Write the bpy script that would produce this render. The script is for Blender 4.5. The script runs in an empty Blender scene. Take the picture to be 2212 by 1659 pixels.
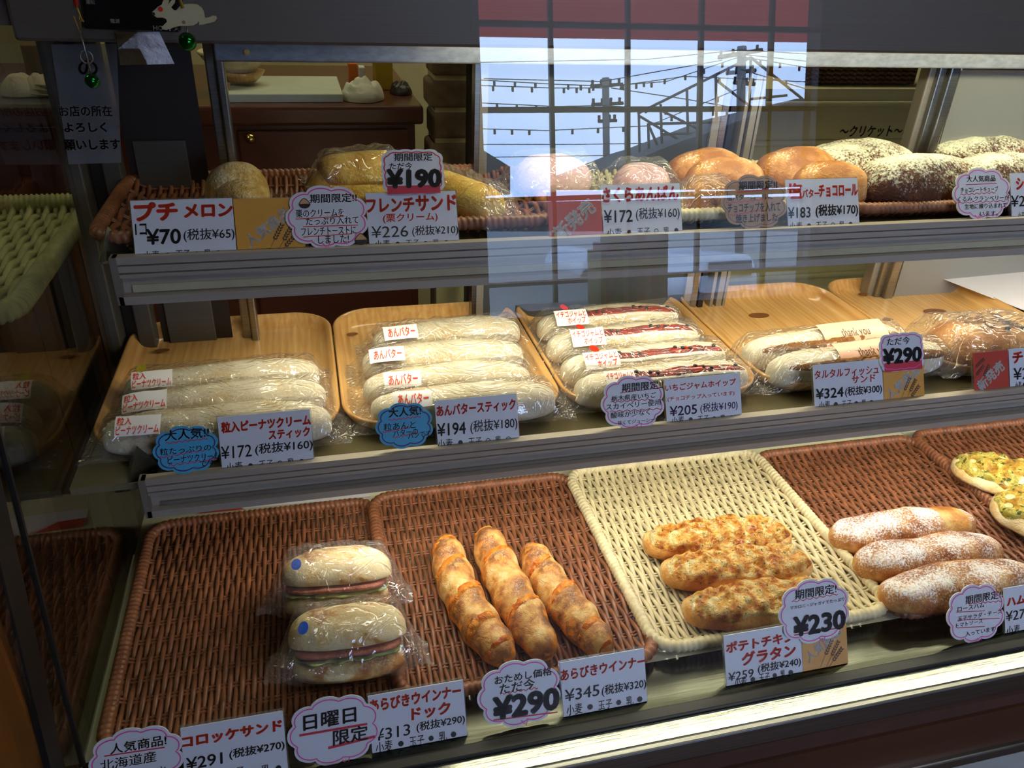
import bpy, math, random
from mathutils import Vector, Matrix, noise
PI = math.pi
SC = bpy.context.scene
COL = SC.collection
random.seed(7)

# ---------------------------------------------------------------- camera
FPX = 1696.83
R0 = (0.9698381508308139, -0.08425298464209538, 0.22872559054895103)
R1 = (-0.24040382767816051, -0.4855716594235495, 0.8404916199477243)
R2 = (0.04024873700821996, -0.8701273459348117, -0.491180660272454)
EYE = Vector((0, 0, 1.45))
cam = bpy.data.cameras.new('camera'); co = bpy.data.objects.new('camera', cam); COL.objects.link(co)
cam.sensor_width = 36; cam.lens = 36 * FPX / 2212; cam.clip_start = 0.02; cam.clip_end = 300
co.matrix_world = Matrix(((R0[0], -R0[1], -R0[2], EYE[0]), (R1[0], -R1[1], -R1[2], EYE[1]), (R2[0], -R2[1], -R2[2], EYE[2]), (0, 0, 0, 1)))
SC.camera = co
SC.view_settings.view_transform = 'Standard'; SC.view_settings.look = 'None'
SC.view_settings.gamma = 1; SC.view_settings.use_curve_mapping = False
SC.view_settings.exposure = 0.0
cy = SC.cycles
cy.max_bounces = 8; cy.diffuse_bounces = 3; cy.glossy_bounces = 4; cy.transmission_bounces = 4
cy.transparent_max_bounces = 16; cy.caustics_reflective = False; cy.caustics_refractive = False
cy.use_denoising = True; cy.use_adaptive_sampling = True; cy.adaptive_threshold = .02; cy.sample_clamp_indirect = 4.0; cy.sample_clamp_direct = 0

def ray(u, v):
    c = ((u - 1106) / FPX, (v - 829.5) / FPX, 1)
    return Vector((R0[0]*c[0]+R0[1]*c[1]+R0[2]*c[2], R1[0]*c[0]+R1[1]*c[1]+R1[2]*c[2], R2[0]*c[0]+R2[1]*c[1]+R2[2]*c[2]))
def onZ(u, v, z): r = ray(u, v); return EYE + r * ((z - EYE.z) / r.z)
def onY(u, v, y): r = ray(u, v); return EYE + r * (y / r.y)
def onX(u, v, x): r = ray(u, v); return EYE + r * (x / r.x)

# ---------------------------------------------------------------- helpers
def tag(o, label=None, cat=None, group=None, kind=None):
    if label: o['label'] = label
    if cat: o['category'] = cat
    if group: o['group'] = group
    if kind: o['kind'] = kind
    return o
def thing(name, label, cat, loc=(0, 0, 0), rz=0, group=None):
    o = bpy.data.objects.new(name, None); COL.objects.link(o)
    o.location = loc; o.rotation_euler = (0, 0, rz); o.empty_display_size = .02
    return tag(o, label, cat, group)
def mesh(vs, fs, smooth=True):
    m = bpy.data.meshes.new('mesh'); m.from_pydata([tuple(v) for v in vs], [], fs)
    if smooth: m.polygons.foreach_set('use_smooth', [True] * len(m.polygons))
    m.update(); return m
def obj(name, m, mat, parent=None, smooth=True):
    if isinstance(m, Geo): m = mesh(m.v, m.f, smooth)
    m.name = name
    if mat: m.materials.clear(); m.materials.append(mat)
    o = bpy.data.objects.new(name, m); COL.objects.link(o); o.parent = parent
    return o
class Geo:
    def __init__(s): s.v = []; s.f = []
    def add(s, vs, fs):
        k = len(s.v); s.v += [Vector(v) for v in vs]; s.f += [tuple(i + k for i in f) for f in fs]; return s
    def box(s, x0, x1, y0, y1, z0, z1):
        return s.add([(x0,y0,z0),(x1,y0,z0),(x1,y1,z0),(x0,y1,z0),(x0,y0,z1),(x1,y0,z1),(x1,y1,z1),(x0,y1,z1)],
                     [(0,3,2,1),(4,5,6,7),(0,1,5,4),(1,2,6,5),(2,3,7,6),(3,0,4,7)])
    def tube(s, pts, r, n=6, closed=False, cap=True):
        pts = [Vector(p) for p in pts]; N = len(pts); vs = []; up = None
        for i, p in enumerate(pts):
            a = pts[(i - 1) % N] if (closed or i > 0) else p
            b = pts[(i + 1) % N] if (closed or i < N - 1) else p
            t = (b - a).normalized()
            if up is None: up = t.orthogonal().normalized()
            x = (up - t * up.dot(t))
            x = x.normalized() if x.length > 1e-6 else t.orthogonal().normalized()
            up = x; y = t.cross(x)
            rr = r(i / max(1, N - 1)) if callable(r) else r
            for k in range(n):
                w = 2 * PI * k / n
                vs.append(p + x * (rr * math.cos(w)) + y * (rr * math.sin(w)))
        fs = []
        for i in range(N if closed else N - 1):
            j = (i + 1) % N
            for k in range(n): l = (k + 1) % n; fs.append((i*n+k, i*n+l, j*n+l, j*n+k))
        if cap and not closed: fs.append(tuple(range(n))[::-1]); fs.append(tuple((N-1)*n + k for k in range(n)))
        return s.add(vs, fs)
    def poly(s, pts, n0=0.0, n1=None):
        """outline in local xy, between local z n0 and n1 (flat if n1 is None)"""
        k = len(pts)
        if n1 is None: return s.add([(p[0], p[1], n0) for p in pts], [tuple(range(k))])
        return s.add([(p[0], p[1], n0) for p in pts] + [(p[0], p[1], n1) for p in pts],
                     [tuple(range(k))[::-1], tuple(range(k, 2*k))] + [(i, (i+1) % k, k + (i+1) % k, k + i) for i in range(k)])
    def ribbon(s, pts, w, z=0.0, closed=False):
        N = len(pts); vs = []
        for i in range(N):
            a = Vector(pts[(i-1) % N] if (closed or i > 0) else pts[i]); b = Vector(pts[(i+1) % N] if (closed or i < N-1) else pts[i])
            t = (b - a); t = t.normalized() if t.length > 0 else Vector((1, 0))
            vs += [(pts[i][0] - t[1]*w/2, pts[i][1] + t[0]*w/2, z), (pts[i][0] + t[1]*w/2, pts[i][1] - t[0]*w/2, z)]
        fs = [(2*i, 2*i+1, (2*i+3) % (2*N), (2*i+2) % (2*N)) for i in range(N if closed else N-1)]
        return s.add(vs, fs)
    def grid(s, fn, nu, nv, cu=False, cv=False):
        vs = [fn(i / nu, j / nv) for i in range(nu if cu else nu + 1) for j in range(nv if cv else nv + 1)]
        J = nv if cv else nv + 1; I = nu if cu else nu + 1
        fs = [(i*J + j, i*J + (j+1) % J, ((i+1) % I)*J + (j+1) % J, ((i+1) % I)*J + j) for i in range(nu) for j in range(nv)]
        return s.add(vs, fs)
    def xf(s, M):
        s.v = [M @ Vector(v) for v in s.v]; return s
def bevel(o, w=.002, n=2):
    b = o.modifiers.new('b', 'BEVEL'); b.width = w; b.segments = n; b.limit_method = 'ANGLE'; return o
def rrect(x0, y0, x1, y1, r, n=5):
    P = []
    for cx, cy, a in ((x1-r, y1-r, 0), (x0+r, y1-r, 90), (x0+r, y0+r, 180), (x1-r, y0+r, 270)):
        for k in range(n + 1): w = math.radians(a + 90 * k / n); P.append((cx + r*math.cos(w), cy + r*math.sin(w)))
    return P
def ns(x, y, z=0.0): return noise.noise(Vector((x, y, z)))

# ---------------------------------------------------------------- materials
def lin(c):
    if isinstance(c, str):
        c = [int(c[i:i+2], 16) / 255 for i in (0, 2, 4)]
        c = [x / 12.92 if x <= .04045 else ((x + .055) / 1.055) ** 2.4 for x in c]
    return (c[0], c[1], c[2], 1)
class MT:
    def __init__(s, name):
        s.m = bpy.data.materials.new(name); s.m.use_nodes = True; s.t = s.m.node_tree; s.n = s.t.nodes
        s.b = s.n['Principled BSDF']; s.l = s.t.links
    def node(s, t, **k):
        n = s.n.new(t)
        for a, v in k.items():
            if a.startswith('i_'): n.inputs[int(a[2:])].default_value = v
            else: setattr(n, a, v)
        return n
    def link(s, a, b): s.l.new(a, b)
    def coords(s, scale=(1, 1, 1), rot=(0, 0, 0), out='Object'):
        tc = s.node('ShaderNodeTexCoord'); mp = s.node('ShaderNodeMapping')
        mp.inputs['Scale'].default_value = scale; mp.inputs['Rotation'].default_value = rot
        s.link(tc.outputs[out], mp.inputs['Vector']); return mp.outputs[0]
    def noise(s, vec, scale, detail=4, rough=.55, dist=0):
        n = s.node('ShaderNodeTexNoise'); n.inputs['Scale'].default_value = scale; n.inputs['Detail'].default_value = detail
        n.inputs['Roughness'].default_value = rough; n.inputs['Distortion'].default_value = dist
        s.link(vec, n.inputs['Vector']); return n.outputs['Fac']
    def ramp(s, fac, stops, const=False):
        r = s.node('ShaderNodeValToRGB'); e = r.color_ramp.elements
        if const: r.color_ramp.interpolation = 'CONSTANT'
        while len(e) < len(stops): e.new(.5)
        for i, (p, c) in enumerate(stops): e[i].position = p; e[i].color = lin(c)
        s.link(fac, r.inputs[0]); return r.outputs[0]
    def math(s, op, a, b=None):
        n = s.node('ShaderNodeMath', operation=op)
        for i, x in enumerate((a, b)):
            if x is None: continue
            if isinstance(x, (int, float)): n.inputs[i].default_value = x
            else: s.link(x, n.inputs[i])
        return n.outputs[0]
    def mix(s, fac, a, b):
        n = s.node('ShaderNodeMix', data_type='RGBA')
        for sock, x in ((n.inputs[0], fac), (n.inputs[6], a), (n.inputs[7], b)):
            if isinstance(x, (int, float)): sock.default_value = x
            elif isinstance(x, (str, tuple)): sock.default_value = lin(x)
            else: s.link(x, sock)
        return n.outputs[2]
    def col(s, c):
        if isinstance(c, (str, tuple)): s.b.inputs['Base Color'].default_value = lin(c)
        else: s.link(c, s.b.inputs['Base Color'])
        return s
    def set(s, rough=.5, metal=0, spec=.5, coat=0, sss=0):
        s.b.inputs['Roughness'].default_value = rough; s.b.inputs['Metallic'].default_value = metal
        s.b.inputs['Specular IOR Level'].default_value = spec; s.b.inputs['Coat Weight'].default_value = coat
        s.b.inputs['Coat Roughness'].default_value = .12
        if sss: s.b.inputs['Subsurface Weight'].default_value = sss; s.b.inputs['Subsurface Scale'].default_value = .01
        return s
    def bump(s, h, d=.001, strength=.6):
        b = s.node('ShaderNodeBump'); b.inputs['Strength'].default_value = strength; b.inputs['Distance'].default_value = d
        s.link(h, b.inputs['Height']); s.link(b.outputs[0], s.b.inputs['Normal']); return s
def plain(name, c, rough=.5, metal=0, spec=.5, coat=0, var=.08, scale=40, bump=0):
    m = MT(name); v = m.coords()
    if var:
        base = lin(c); n = m.noise(v, scale)
        lo = tuple(max(0, x * (1 - var * 2)) for x in base[:3]); hi = tuple(min(1, x * (1 + var)) for x in base[:3])
        m.col(m.ramp(n, [(.3, lo), (.7, hi)]))
        if bump: m.bump(n, bump)
    else: m.col(c)
    m.set(rough, metal, spec, coat); return m.m
def emit(name, c, s):
    m = MT(name); m.b.inputs['Base Color'].default_value = (0, 0, 0, 1)
    m.b.inputs['Emission Color'].default_value = lin(c); m.b.inputs['Emission Strength'].default_value = s; return m.m
def brushed(name, c, rough=.32, scale=(2, 300, 300), spread=.25, metal=1.0):
    m = MT(name); v = m.coords(scale); n = m.noise(v, 3, 5); base = lin(c)[:3]
    m.col(m.ramp(n, [(.3, tuple(x * (1 - spread) for x in base)), (.7, tuple(min(1, x * (1 + spread*.5)) for x in base))]))
    m.set(rough, metal); m.bump(n, .0002, .3); return m.m
def glass(name, f0=.05, tint='FFFFFF', rough=.0, haze=0.0, cap=1.0):
    m = MT(name); m.n.remove(m.b)
    tr = m.node('ShaderNodeBsdfTransparent'); tr.inputs[0].default_value = lin(tint)
    gl = m.node('ShaderNodeBsdfGlossy'); gl.inputs['Roughness'].default_value = rough
    fr = m.node('ShaderNodeLayerWeight'); fr.inputs['Blend'].default_value = .5; m.lw = fr
    mx = m.node('ShaderNodeMixShader'); out = m.n['Material Output']
    f = m.math('ADD', m.math('MULTIPLY', m.math('POWER', fr.outputs['Facing'], 5.0), 1 - f0), f0); m.link(m.math('MINIMUM', f, cap), mx.inputs[0])
    m.link(tr.outputs[0], mx.inputs[1]); m.link(gl.outputs[0], mx.inputs[2]); last = mx
    if haze:
        df = m.node('ShaderNodeBsdfDiffuse'); df.inputs[0].default_value = (.9, .92, .93, 1)
        m2 = m.node('ShaderNodeMixShader'); m2.inputs[0].default_value = haze
        m.link(mx.outputs[0], m2.inputs[1]); m.link(df.outputs[0], m2.inputs[2]); last = m2
    m.link(last.outputs[0], out.inputs['Surface'])
    return m, gl
def film_mat(name, bumpd=.008, scale=22, haze=.03):
    m, gl = glass(name, .10, 'FFFFFF', .03, haze, .5)
    v = m.coords((1, 1.7, 1)); n = m.noise(v, scale, 2, .5, 1.6); n2 = m.noise(v, scale * 3.1, 1, .5, .8)
    h = m.math('ADD', m.math('POWER', m.math('ABSOLUTE', m.math('SUBTRACT', n, .5)), .6), m.math('MULTIPLY', m.math('ABSOLUTE', m.math('SUBTRACT', n2, .5)), .12))
    b = m.node('ShaderNodeBump'); b.inputs['Strength'].default_value = 1.0; b.inputs['Distance'].default_value = bumpd
    m.link(h, b.inputs['Height']); m.link(b.outputs[0], gl.inputs['Normal']); m.link(b.outputs[0], m.lw.inputs['Normal'])
    return m.m
def bread(name, stops, scale=25, flour=None, fl=(.45, .6), up=.3, rough=.6, bumpd=.0015, spots=None, zshift=0, coat=0, grain=420, fcol='EFE9DC', detail=5):
    """crust colour from noise; flour: amount of white dusting on the top"""
    m = MT(name); v = m.coords(); n = m.noise(v, scale, detail, .6)
    fac = n
    if zshift:
        g = m.node('ShaderNodeNewGeometry'); sp = m.node('ShaderNodeSeparateXYZ'); m.link(g.outputs['Normal'], sp.inputs[0])
        fac = m.math('ADD', n, m.math('MULTIPLY', sp.outputs['Z'], zshift))
    c = m.ramp(fac, stops)
    if spots:
        s2 = m.noise(v, spots[1], 3, .6); c = m.mix(m.ramp(s2, [(spots[2], (0, 0, 0)), (spots[2] + .05, (1, 1, 1))]), c, spots[0])
    fine = m.noise(v, grain, 3, .7)
    if flour:
        big = m.noise(v, 28, 3); g = m.node('ShaderNodeNewGeometry'); sp = m.node('ShaderNodeSeparateXYZ'); m.link(g.outputs['Normal'], sp.inputs[0])
        s = m.math('ADD', m.math('MULTIPLY', fine, .8), m.math('MULTIPLY', big, .55))
        s = m.math('ADD', s, m.math('MULTIPLY', sp.outputs['Z'], up)); s = m.math('ADD', s, flour - .9)
        c = m.mix(m.ramp(s, [(fl[0], (0, 0, 0)), (fl[1], (1, 1, 1))]), c, fcol)
    m.col(c); m.set(rough, 0, .35, coat); mid = m.noise(v, scale * 3.5, 4, .65, .6)
    m.bump(m.math('ADD', m.math('ADD', n, m.math('MULTIPLY', mid, .9)), m.math('MULTIPLY', fine, .25)), bumpd * 2.2, 1.0); return m.m
def wood(name, c0, c1, scale=(6, 1, 6), rot=(0, 0, 0), k=12, rough=.35, coat=.3, knots=None, out='Object'):
    m = MT(name); v = m.coords(scale, rot, out); n = m.noise(v, k, 6, .6, .6)
    w = m.node('ShaderNodeTexWave'); w.inputs['Scale'].default_value = k * .35; w.inputs['Distortion'].default_value = 3.5; w.inputs['Detail'].default_value = 2
    w.inputs['Detail Scale'].default_value = 1.2; m.link(v, w.inputs['Vector'])
    f = m.math('ADD', m.math('MULTIPLY', n, .9), m.math('MULTIPLY', w.outputs[1], .1))
    c = m.ramp(f, [(.25, c0), (.75, c1)])
    m.col(c); m.set(rough, 0, .5, coat); m.bump(n, .0003, .2); return m.m

M = {}
M['steel'] = brushed('brushed_steel', '9A9A98', .3)
M['rail'] = brushed('satin_aluminium', 'B4AB9E', .42, spread=.08, metal=.35)
M['raildark'] = brushed('grey_aluminium', '8A8378', .45, spread=.1, metal=.4)
M['postdark'] = brushed('dim_steel_post', '55524C', .5, spread=.15, metal=.4)
M['lens'] = plain('cream_lamp_lens', 'B9B093', .45, var=.04)
M['header'] = brushed('dark_brushed_header', '6C6259', .45, spread=.1, metal=.45)
M['bar'] = brushed('scratched_steel_bar', '8C909C', .4, (30, 60, 60), .25, metal=.4)
M['ledge'] = brushed('polished_ledge', 'C9CDC2', .1, (3, 200, 200), .12)
M['plate'] = brushed('polished_front_plate', '44463E', .14, (2, 60, 60), .15)
M['doorgrey'] = plain('dark_sliding_door', '3A3D40', .5, var=.05)
M['deck'] = plain('cream_deck', 'D6D4B4', .18, spec=.6, var=.02)
M['shelf'] = plain('shelf_plate', '8E8464', .12, metal=.35, var=.03)
M['black'] = plain('black_rubber', '0A0A0C', .5, var=.05)
M['blackgloss'] = plain('black_plastic', '07070B', .25, var=0)
M['brownpanel'] = wood('dark_brown_laminate', '3A1E10', '52301C', (.4, 3, 3), k=6, rough=.4, coat=.1)
M['brick'] = plain('red_brown_strip', '4A2E26', .5)
M['greypanel'] = plain('pale_grey_panel', '9CA09A', .5, var=.02)
M['traywood'] = wood('honey_pine', 'B87E40', 'E4BC7C', (10, .6, 6), k=11, rough=.28, coat=.5)
M['knot'] = plain('pine_knot', '7A4A22', .4)
M['wbrown'] = plain('brown_wicker', '8E5A3C', .42, var=.22, scale=60)
M['wcream'] = plain('natural_wicker', 'D8CBA0', .42, var=.12, scale=60)
M['wgreen'] = plain('pale_green_wicker', 'B9B880', .5, var=.12, scale=60)
M['card'] = plain('white_card', 'D2D6E0', .35, var=0)
M['kraft'] = plain('kraft_card', 'A98767', .7, var=.04, scale=200)
M['orange'] = plain('mustard_card', 'D79B3E', .4, var=.02)
M['redcard'] = plain('brick_red_card', 'B7402F', .4, var=.02)
M['bluecard'] = plain('sky_blue_card', '3F9FCC', .5, var=.02)
M['ink'] = plain('black_ink', '0B0B12', .5, var=0)
M['redink'] = plain('red_ink', 'E23C14', .5, var=0)
M['rinkline'] = plain('crimson_ink', 'C4263F', .5, var=0)
M['pink'] = plain('pink_ink', 'E2509E', .5, var=0)
M['purple'] = plain('purple_ink', '3E2462', .5, var=0)
M['whiteink'] = plain('white_print', 'E6E2DC', .5, var=0)
M['brownink'] = plain('brown_print', '4B3320', .5, var=0)
M['greyink'] = plain('faint_ink', '3A3330', .6, var=0)
M['chest'] = plain('chestnut_tan', 'C99A6A', .5, var=0)
M['sticker'] = plain('white_sticker', 'F2EEEA', .35, var=0)
M['peach'] = plain('peach_sticker', 'EDB79B', .4, var=0)
M['reddot'] = plain('red_dot', 'D92A14', .35, var=0)
M['bluedot'] = plain('blue_dot', '1D4FB0', .35, var=0)
M['yeldot'] = plain('olive_dot', 'A89A2A', .35, var=0)
M['film'] = film_mat('clear_film')
M['film2'] = film_mat('loose_clear_film', .010, 18, .04)
gm, _ = glass('showcase_glass', .085, 'FFFFFF', 0); M['glass'] = gm.m
gm, _ = glass('side_glass', .045, 'F0F0EA', 0); M['sideglass'] = gm.m
gm, _ = glass('clear_acrylic', .05, 'F4F6F4', .05, .06); M['acrylic'] = gm.m
gm, _ = glass('hazy_plastic', .05, 'B8B8B0', .1, .18); M['haze'] = gm.m
M['whitebun'] = bread('pale_soft_bun', [(.35, 'BFA06A'), (.48, 'D2BE96'), (.62, 'DDD0B2')], 22, flour=.80, fl=(.5, .85), up=.06, fcol='E4DFD0', rough=.7, bumpd=.0005)
M['toastbun'] = bread('mottled_flat_bun', [(.42, 'E6D3A4'), (.52, 'DDBE82'), (.57, 'C48E4A'), (.64, 'A86C30')], 26, flour=.42, fl=(.5, .8), rough=.7, detail=3, bumpd=.0008)
M['roll'] = bread('baked_cheese_roll', [(.38, 'EBCB8E'), (.48, 'DDA95E'), (.56, 'B97A40'), (.64, '8C5830'), (.74, '6A4228')], 30, zshift=.06, rough=.42, spots=('E08A2A', 34, .57), flour=.42, fl=(.5, .9), coat=.1, grain=600, fcol='F4E2BE', detail=3)
M['cheese'] = bread('baked_orange_cheese', [(.3, 'B34A10'), (.45, 'DC7416'), (.6, 'EF9C34')], 60, rough=.35, coat=.2)
M['gbase'] = bread('golden_crust', [(.4, 'A8662A'), (.5, 'CF9448'), (.6, 'E6C07A')], 20, rough=.5)
M['gratin'] = bread('grilled_cheese', [(.36, 'A04C16'), (.45, 'D28630'), (.53, 'EABA5E'), (.62, 'F4DC9C')], 62, rough=.32, bumpd=.0035, coat=.3, spots=('5B5A24', 200, .62))
M['ham'] = bread('floured_brown_crust', [(.38, '84481F'), (.5, 'B5783E'), (.62, 'D8A868')], 22, flour=.56, fl=(.46, .62), up=.22, rough=.6, fcol='F6F4F2')
M['dark'] = bread('dark_floured_crust', [(.3, '3A1E14'), (.5, '5B3324'), (.7, '8A5430')], 18, flour=.53, fl=(.44, .64), up=.32, rough=.7, fcol='ECEBD0', bumpd=.003, grain=300)
M['sugar'] = bread('sugared_orange_crust', [(.4, 'A06634'), (.5, 'BC8248'), (.6, 'D49E62')], 24, flour=.56, fl=(.5, .56), up=.1, rough=.5, grain=380, fcol='F6E2C4')
M['melon'] = bread('melon_bread_crust', [(.4, 'D2A85A'), (.5, 'ECCB86'), (.6, 'F4DEA8')], 45, rough=.75, bumpd=.0022, grain=260)
M['french'] = bread('egg_soaked_toast', [(.3, '8A5420'), (.42, 'D9A640'), (.6, 'F0CF68'), (.75, 'F4DD90')], 20, rough=.5)
M['sakura'] = bread('pale_pink_bun', [(.3, 'B98C96'), (.5, 'D6AEB2'), (.7, 'E6C8C6')], 20, rough=.6)
M['pizza'] = bread('pesto_cheese_top', [(.34, '8A6420'), (.43, 'B8862C'), (.5, 'CDAE40'), (.56, 'D0C868'), (.64, 'A89A38')], 42, rough=.45, bumpd=.003, coat=.1, spots=('4C5A1C', 120, .57))
M['pbase'] = bread('pale_dough', [(.3, 'D9B26A'), (.5, 'EED9A4'), (.7, 'F4E6C4')], 20, rough=.6)
M['mush'] = bread('choc_top_crust', [(.3, '2A1610'), (.45, '6A3A22'), (.62, 'C99A62')], 60, rough=.45, bumpd=.003)
M['patty'] = bread('pink_sausage_patty', [(.3, '8A4638'), (.6, 'B8705C')], 40, rough=.45)
M['fried'] = bread('fried_crumb', [(.3, '9A5A24'), (.6, 'CC8C48')], 160, rough=.6, bumpd=.004)
M['lettuce'] = plain('lettuce', 'A8B86A', .45, var=.3)
M['jam'] = bread('strawberry_jam', [(.35, '6E0E08'), (.6, 'B62C16')], 90, rough=.15, coat=.6)
M['choc'] = plain('chocolate_chip', '24120E', .35)
M['cream'] = plain('whipped_cream', 'F1E8D6', .5)
M['cab'] = wood('reddish_brown_wood', '4A1F12', '62301C', (1, 1, 5), k=4, rough=.3, coat=.3)
M['cabdark'] = plain('dark_timber', '1E120C', .5)
M['brass'] = plain('brass', 'C9A45A', .25, metal=1, var=0)
M['wallcream'] = plain('cream_wall', 'C9BE8A', .8, var=.04)
M['panelcream'] = plain('cream_painted_panel', 'D8CFA0', .6, var=.03)
M['bricks'] = None
M['cloth'] = plain('white_cloth', 'D8D8C4', .9, var=.06, bump=.002)
M['board'] = plain('white_board', 'C9D2BE', .5, var=.03)
M['yellow'] = plain('yellow_plastic', 'C9A81E', .5)
M['orangeobj'] = plain('orange_plastic', 'D9701E', .5)
M['plug'] = plain('white_plastic', 'D8D8D0', .4)
M['planks'] = wood('varnished_planks', '5A3418', '8A5628', (5, 1, .8), k=3, rough=.35, coat=.3)
M['post'] = wood('orange_brown_post', '6E3E14', '9C5E22', (6, 6, .7), k=4, rough=.4, coat=.2)
gm, _ = glass('reflected_notice_sheet', .03, 'D8D8DC', .3, .22); M['notice'] = gm.m
M['paper'] = plain('notice_paper', '8F8E98', .6, var=.02)
M['ppaper'] = plain('glossy_white_paper', 'D9D6E2', .3, var=.02)
M['ivory'] = plain('ivory_paint', 'C4B890', .5, var=.02)
M['greenbell'] = plain('green_metal', '0B6B22', .15, metal=.9, var=0)
M['redcord'] = plain('red_cord', 'B81C14', .6)
M['gold'] = plain('gold_thread', 'C9A040', .35, metal=.7, var=0)
M['floor'] = plain('floor_tile', '6E5A48', .4)
M['wallshop'] = plain('shop_wall', '5A4C42', .9)
M['ceil'] = plain('ceiling', '6A625A', .9)
M['frame'] = plain('brown_window_frame', '3A2A20', .5)
M['awning'] = plain('red_awning', 'A83A30', .8)
M['concrete'] = plain('grey_concrete', '6A6A6A', .8)
M['wire'] = plain('black_wire', '15161A', .6)
M['roof'] = plain('dark_roof', '3E4044', .8)
M['asphalt'] = plain('asphalt', '77756F', .9)
M['vanwhite'] = plain('white_car_paint', 'D8DCE2', .25)
M['carglass'] = plain('car_glass', '20262C', .1)
M['tyre'] = plain('tyre', '101010', .8)
for k, c in enumerate(('C9B23A', 'B8403A', '7FA04A', 'D8D2C0', '3E6EA0', 'C77A3A')): M['book%d' % k] = plain('magazine_cover', c, .5, var=.1, scale=20)

am = MT('red_awning_fabric'); am.n.remove(am.b)
df = am.node('ShaderNodeBsdfDiffuse'); df.inputs[0].default_value = lin('A83A30'); tl = am.node('ShaderNodeBsdfTranslucent'); tl.inputs[0].default_value = lin('C8483C')
ax_ = am.node('ShaderNodeMixShader'); ax_.inputs[0].default_value = .6; am.link(df.outputs[0], ax_.inputs[1]); am.link(tl.outputs[0], ax_.inputs[2]); am.link(ax_.outputs[0], am.n['Material Output'].inputs['Surface']); M['awning'] = am.m
# ---------------------------------------------------------------- key planes
ZD, ZM, ZT = .76, .975, 1.171      # deck, middle shelf, top shelf surfaces
XL, XR = -.252, 1.45
TAU = math.radians(27)
PL = {'t': (.762, 1.180), 'm': (.682, .984), 'b': (.497, .7605)}
S_, C_ = math.sin(TAU), math.cos(TAU)

# ---------------------------------------------------------------- the showcase
case = thing('display_case', 'long steel and glass bakery display case with two shelves and a slanted front pane', 'display case', (0, 0, 0))
def part(name, g, mat, parent=None, smooth=False, bv=0):
    o = obj(name, g, mat, parent or case, smooth)
    if bv: bevel(o, bv)
    return o
part('deck', Geo().box(XL, .925, .545, 1.0, ZD-.02, ZD).box(.9265, XR, .545, 1.0, ZD-.02, ZD), M['deck'])
part('front_plate', Geo().box(XL, XR, .485, .545, ZD-.02, ZD), M['plate'])
part('deck_seam', Geo().box(.925, .9265, .50, .999, ZD-.01, ZD-.001), M['black'])
part('glass_track', Geo().box(XL-.05, XR, .474, .487, ZD-.012, ZD+.003), M['black'], bv=.001)
part('front_ledge', Geo().box(XL-.05, XR, .452, .474, ZD-.012, ZD-.002), M['ledge'], bv=.001)
part('ledge_lip', Geo().box(XL-.05, XR, .444, .452, ZD-.03, ZD-.001), M['steel'], bv=.002)
part('tile_strip', Geo().box(XL-.05, XR, .440, .452, ZD-.050, ZD-.03), M['brick'])
bp = part('front_panel', Geo().box(XL-.05, XR, .436, .46, .645, ZD-.048), M['brownpanel'])
part('panel_trim', Geo().box(XL-.05, XR, .430, .46, .628, .645), M['steel'], bv=.002)
part('base_cabinet', Geo().box(XL-.05, XR, .440, 1.0, .0, .628), M['greypanel'])
def shelf(name, y0, zt, zb, zs):
    xl = onY(240 if name == 'top_shelf' else 303, 559 if name == 'top_shelf' else 1038, y0).x
    g = Geo().box(xl + .004 if name == 'top_shelf' else XL + .004, XR, y0+.012, .985, zs-.008, zs)
    s = part(name, g, M['shelf'])
    h = zt - zb; r = Geo()
    # profiled rail: grooves on top, recessed band, lower lip
    prof = [(0, 0), (.0, -.16), (.004, -.17), (.004, -.185), (0, -.195), (0, -.33), (.004, -.34), (.004, -.355), (0, -.365), (0, -.44), (.006, -.45), (.006, -.80), (-.003, -.82), (-.003, -1.0), (.008, -1.0), (.010, 0)]
    P = [(y0 + a, zt + b * h) for a, b in prof]; n = len(P)
    vs = [(xl, y, z) for y, z in P] + [(XR, y, z) for y, z in P]
    r.add(vs, [(i, (i+1) % n, n + (i+1) % n, n + i) for i in range(n)] + [tuple(range(n))[::-1], tuple(range(n, 2*n))])
    rail = obj('shelf_rail', r, M['rail'], s, False)
    obj('rail_lens', Geo().box(xl+.012, XR, y0+.0035, y0+.007, zt-.785*h, zt-.62*h if name == 'top_shelf' else zt-.70*h), M['lens'] if name == 'top_shelf' else M['raildark'], s, False)
    obj('end_cap', Geo().box(xl-.002, xl+.004, y0-.003, y0+.011, zb, zt), M['raildark'], s, False)
    obj('lamp_housing', Geo().box(.02, XR, y0+.012, y0+.05, zb+.012, zs-.008), M['raildark'], s, False)
    obj('bracket', Geo().add([(xl-.014, y0+.03, zs+.012), (xl-.014, y0+.01, zs), (xl+.01, y0+.01, zs), (xl+.01, y0+.04, zs), (xl-.004, y0+.03, zs+.03)], [(0,1,2,3,4)]), M['steel'], s, False)
    return s
shelf('top_shelf', .755, 1.180, 1.1335, ZT)
shelf('middle_shelf', .675, .984, .9405, ZM)
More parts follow.
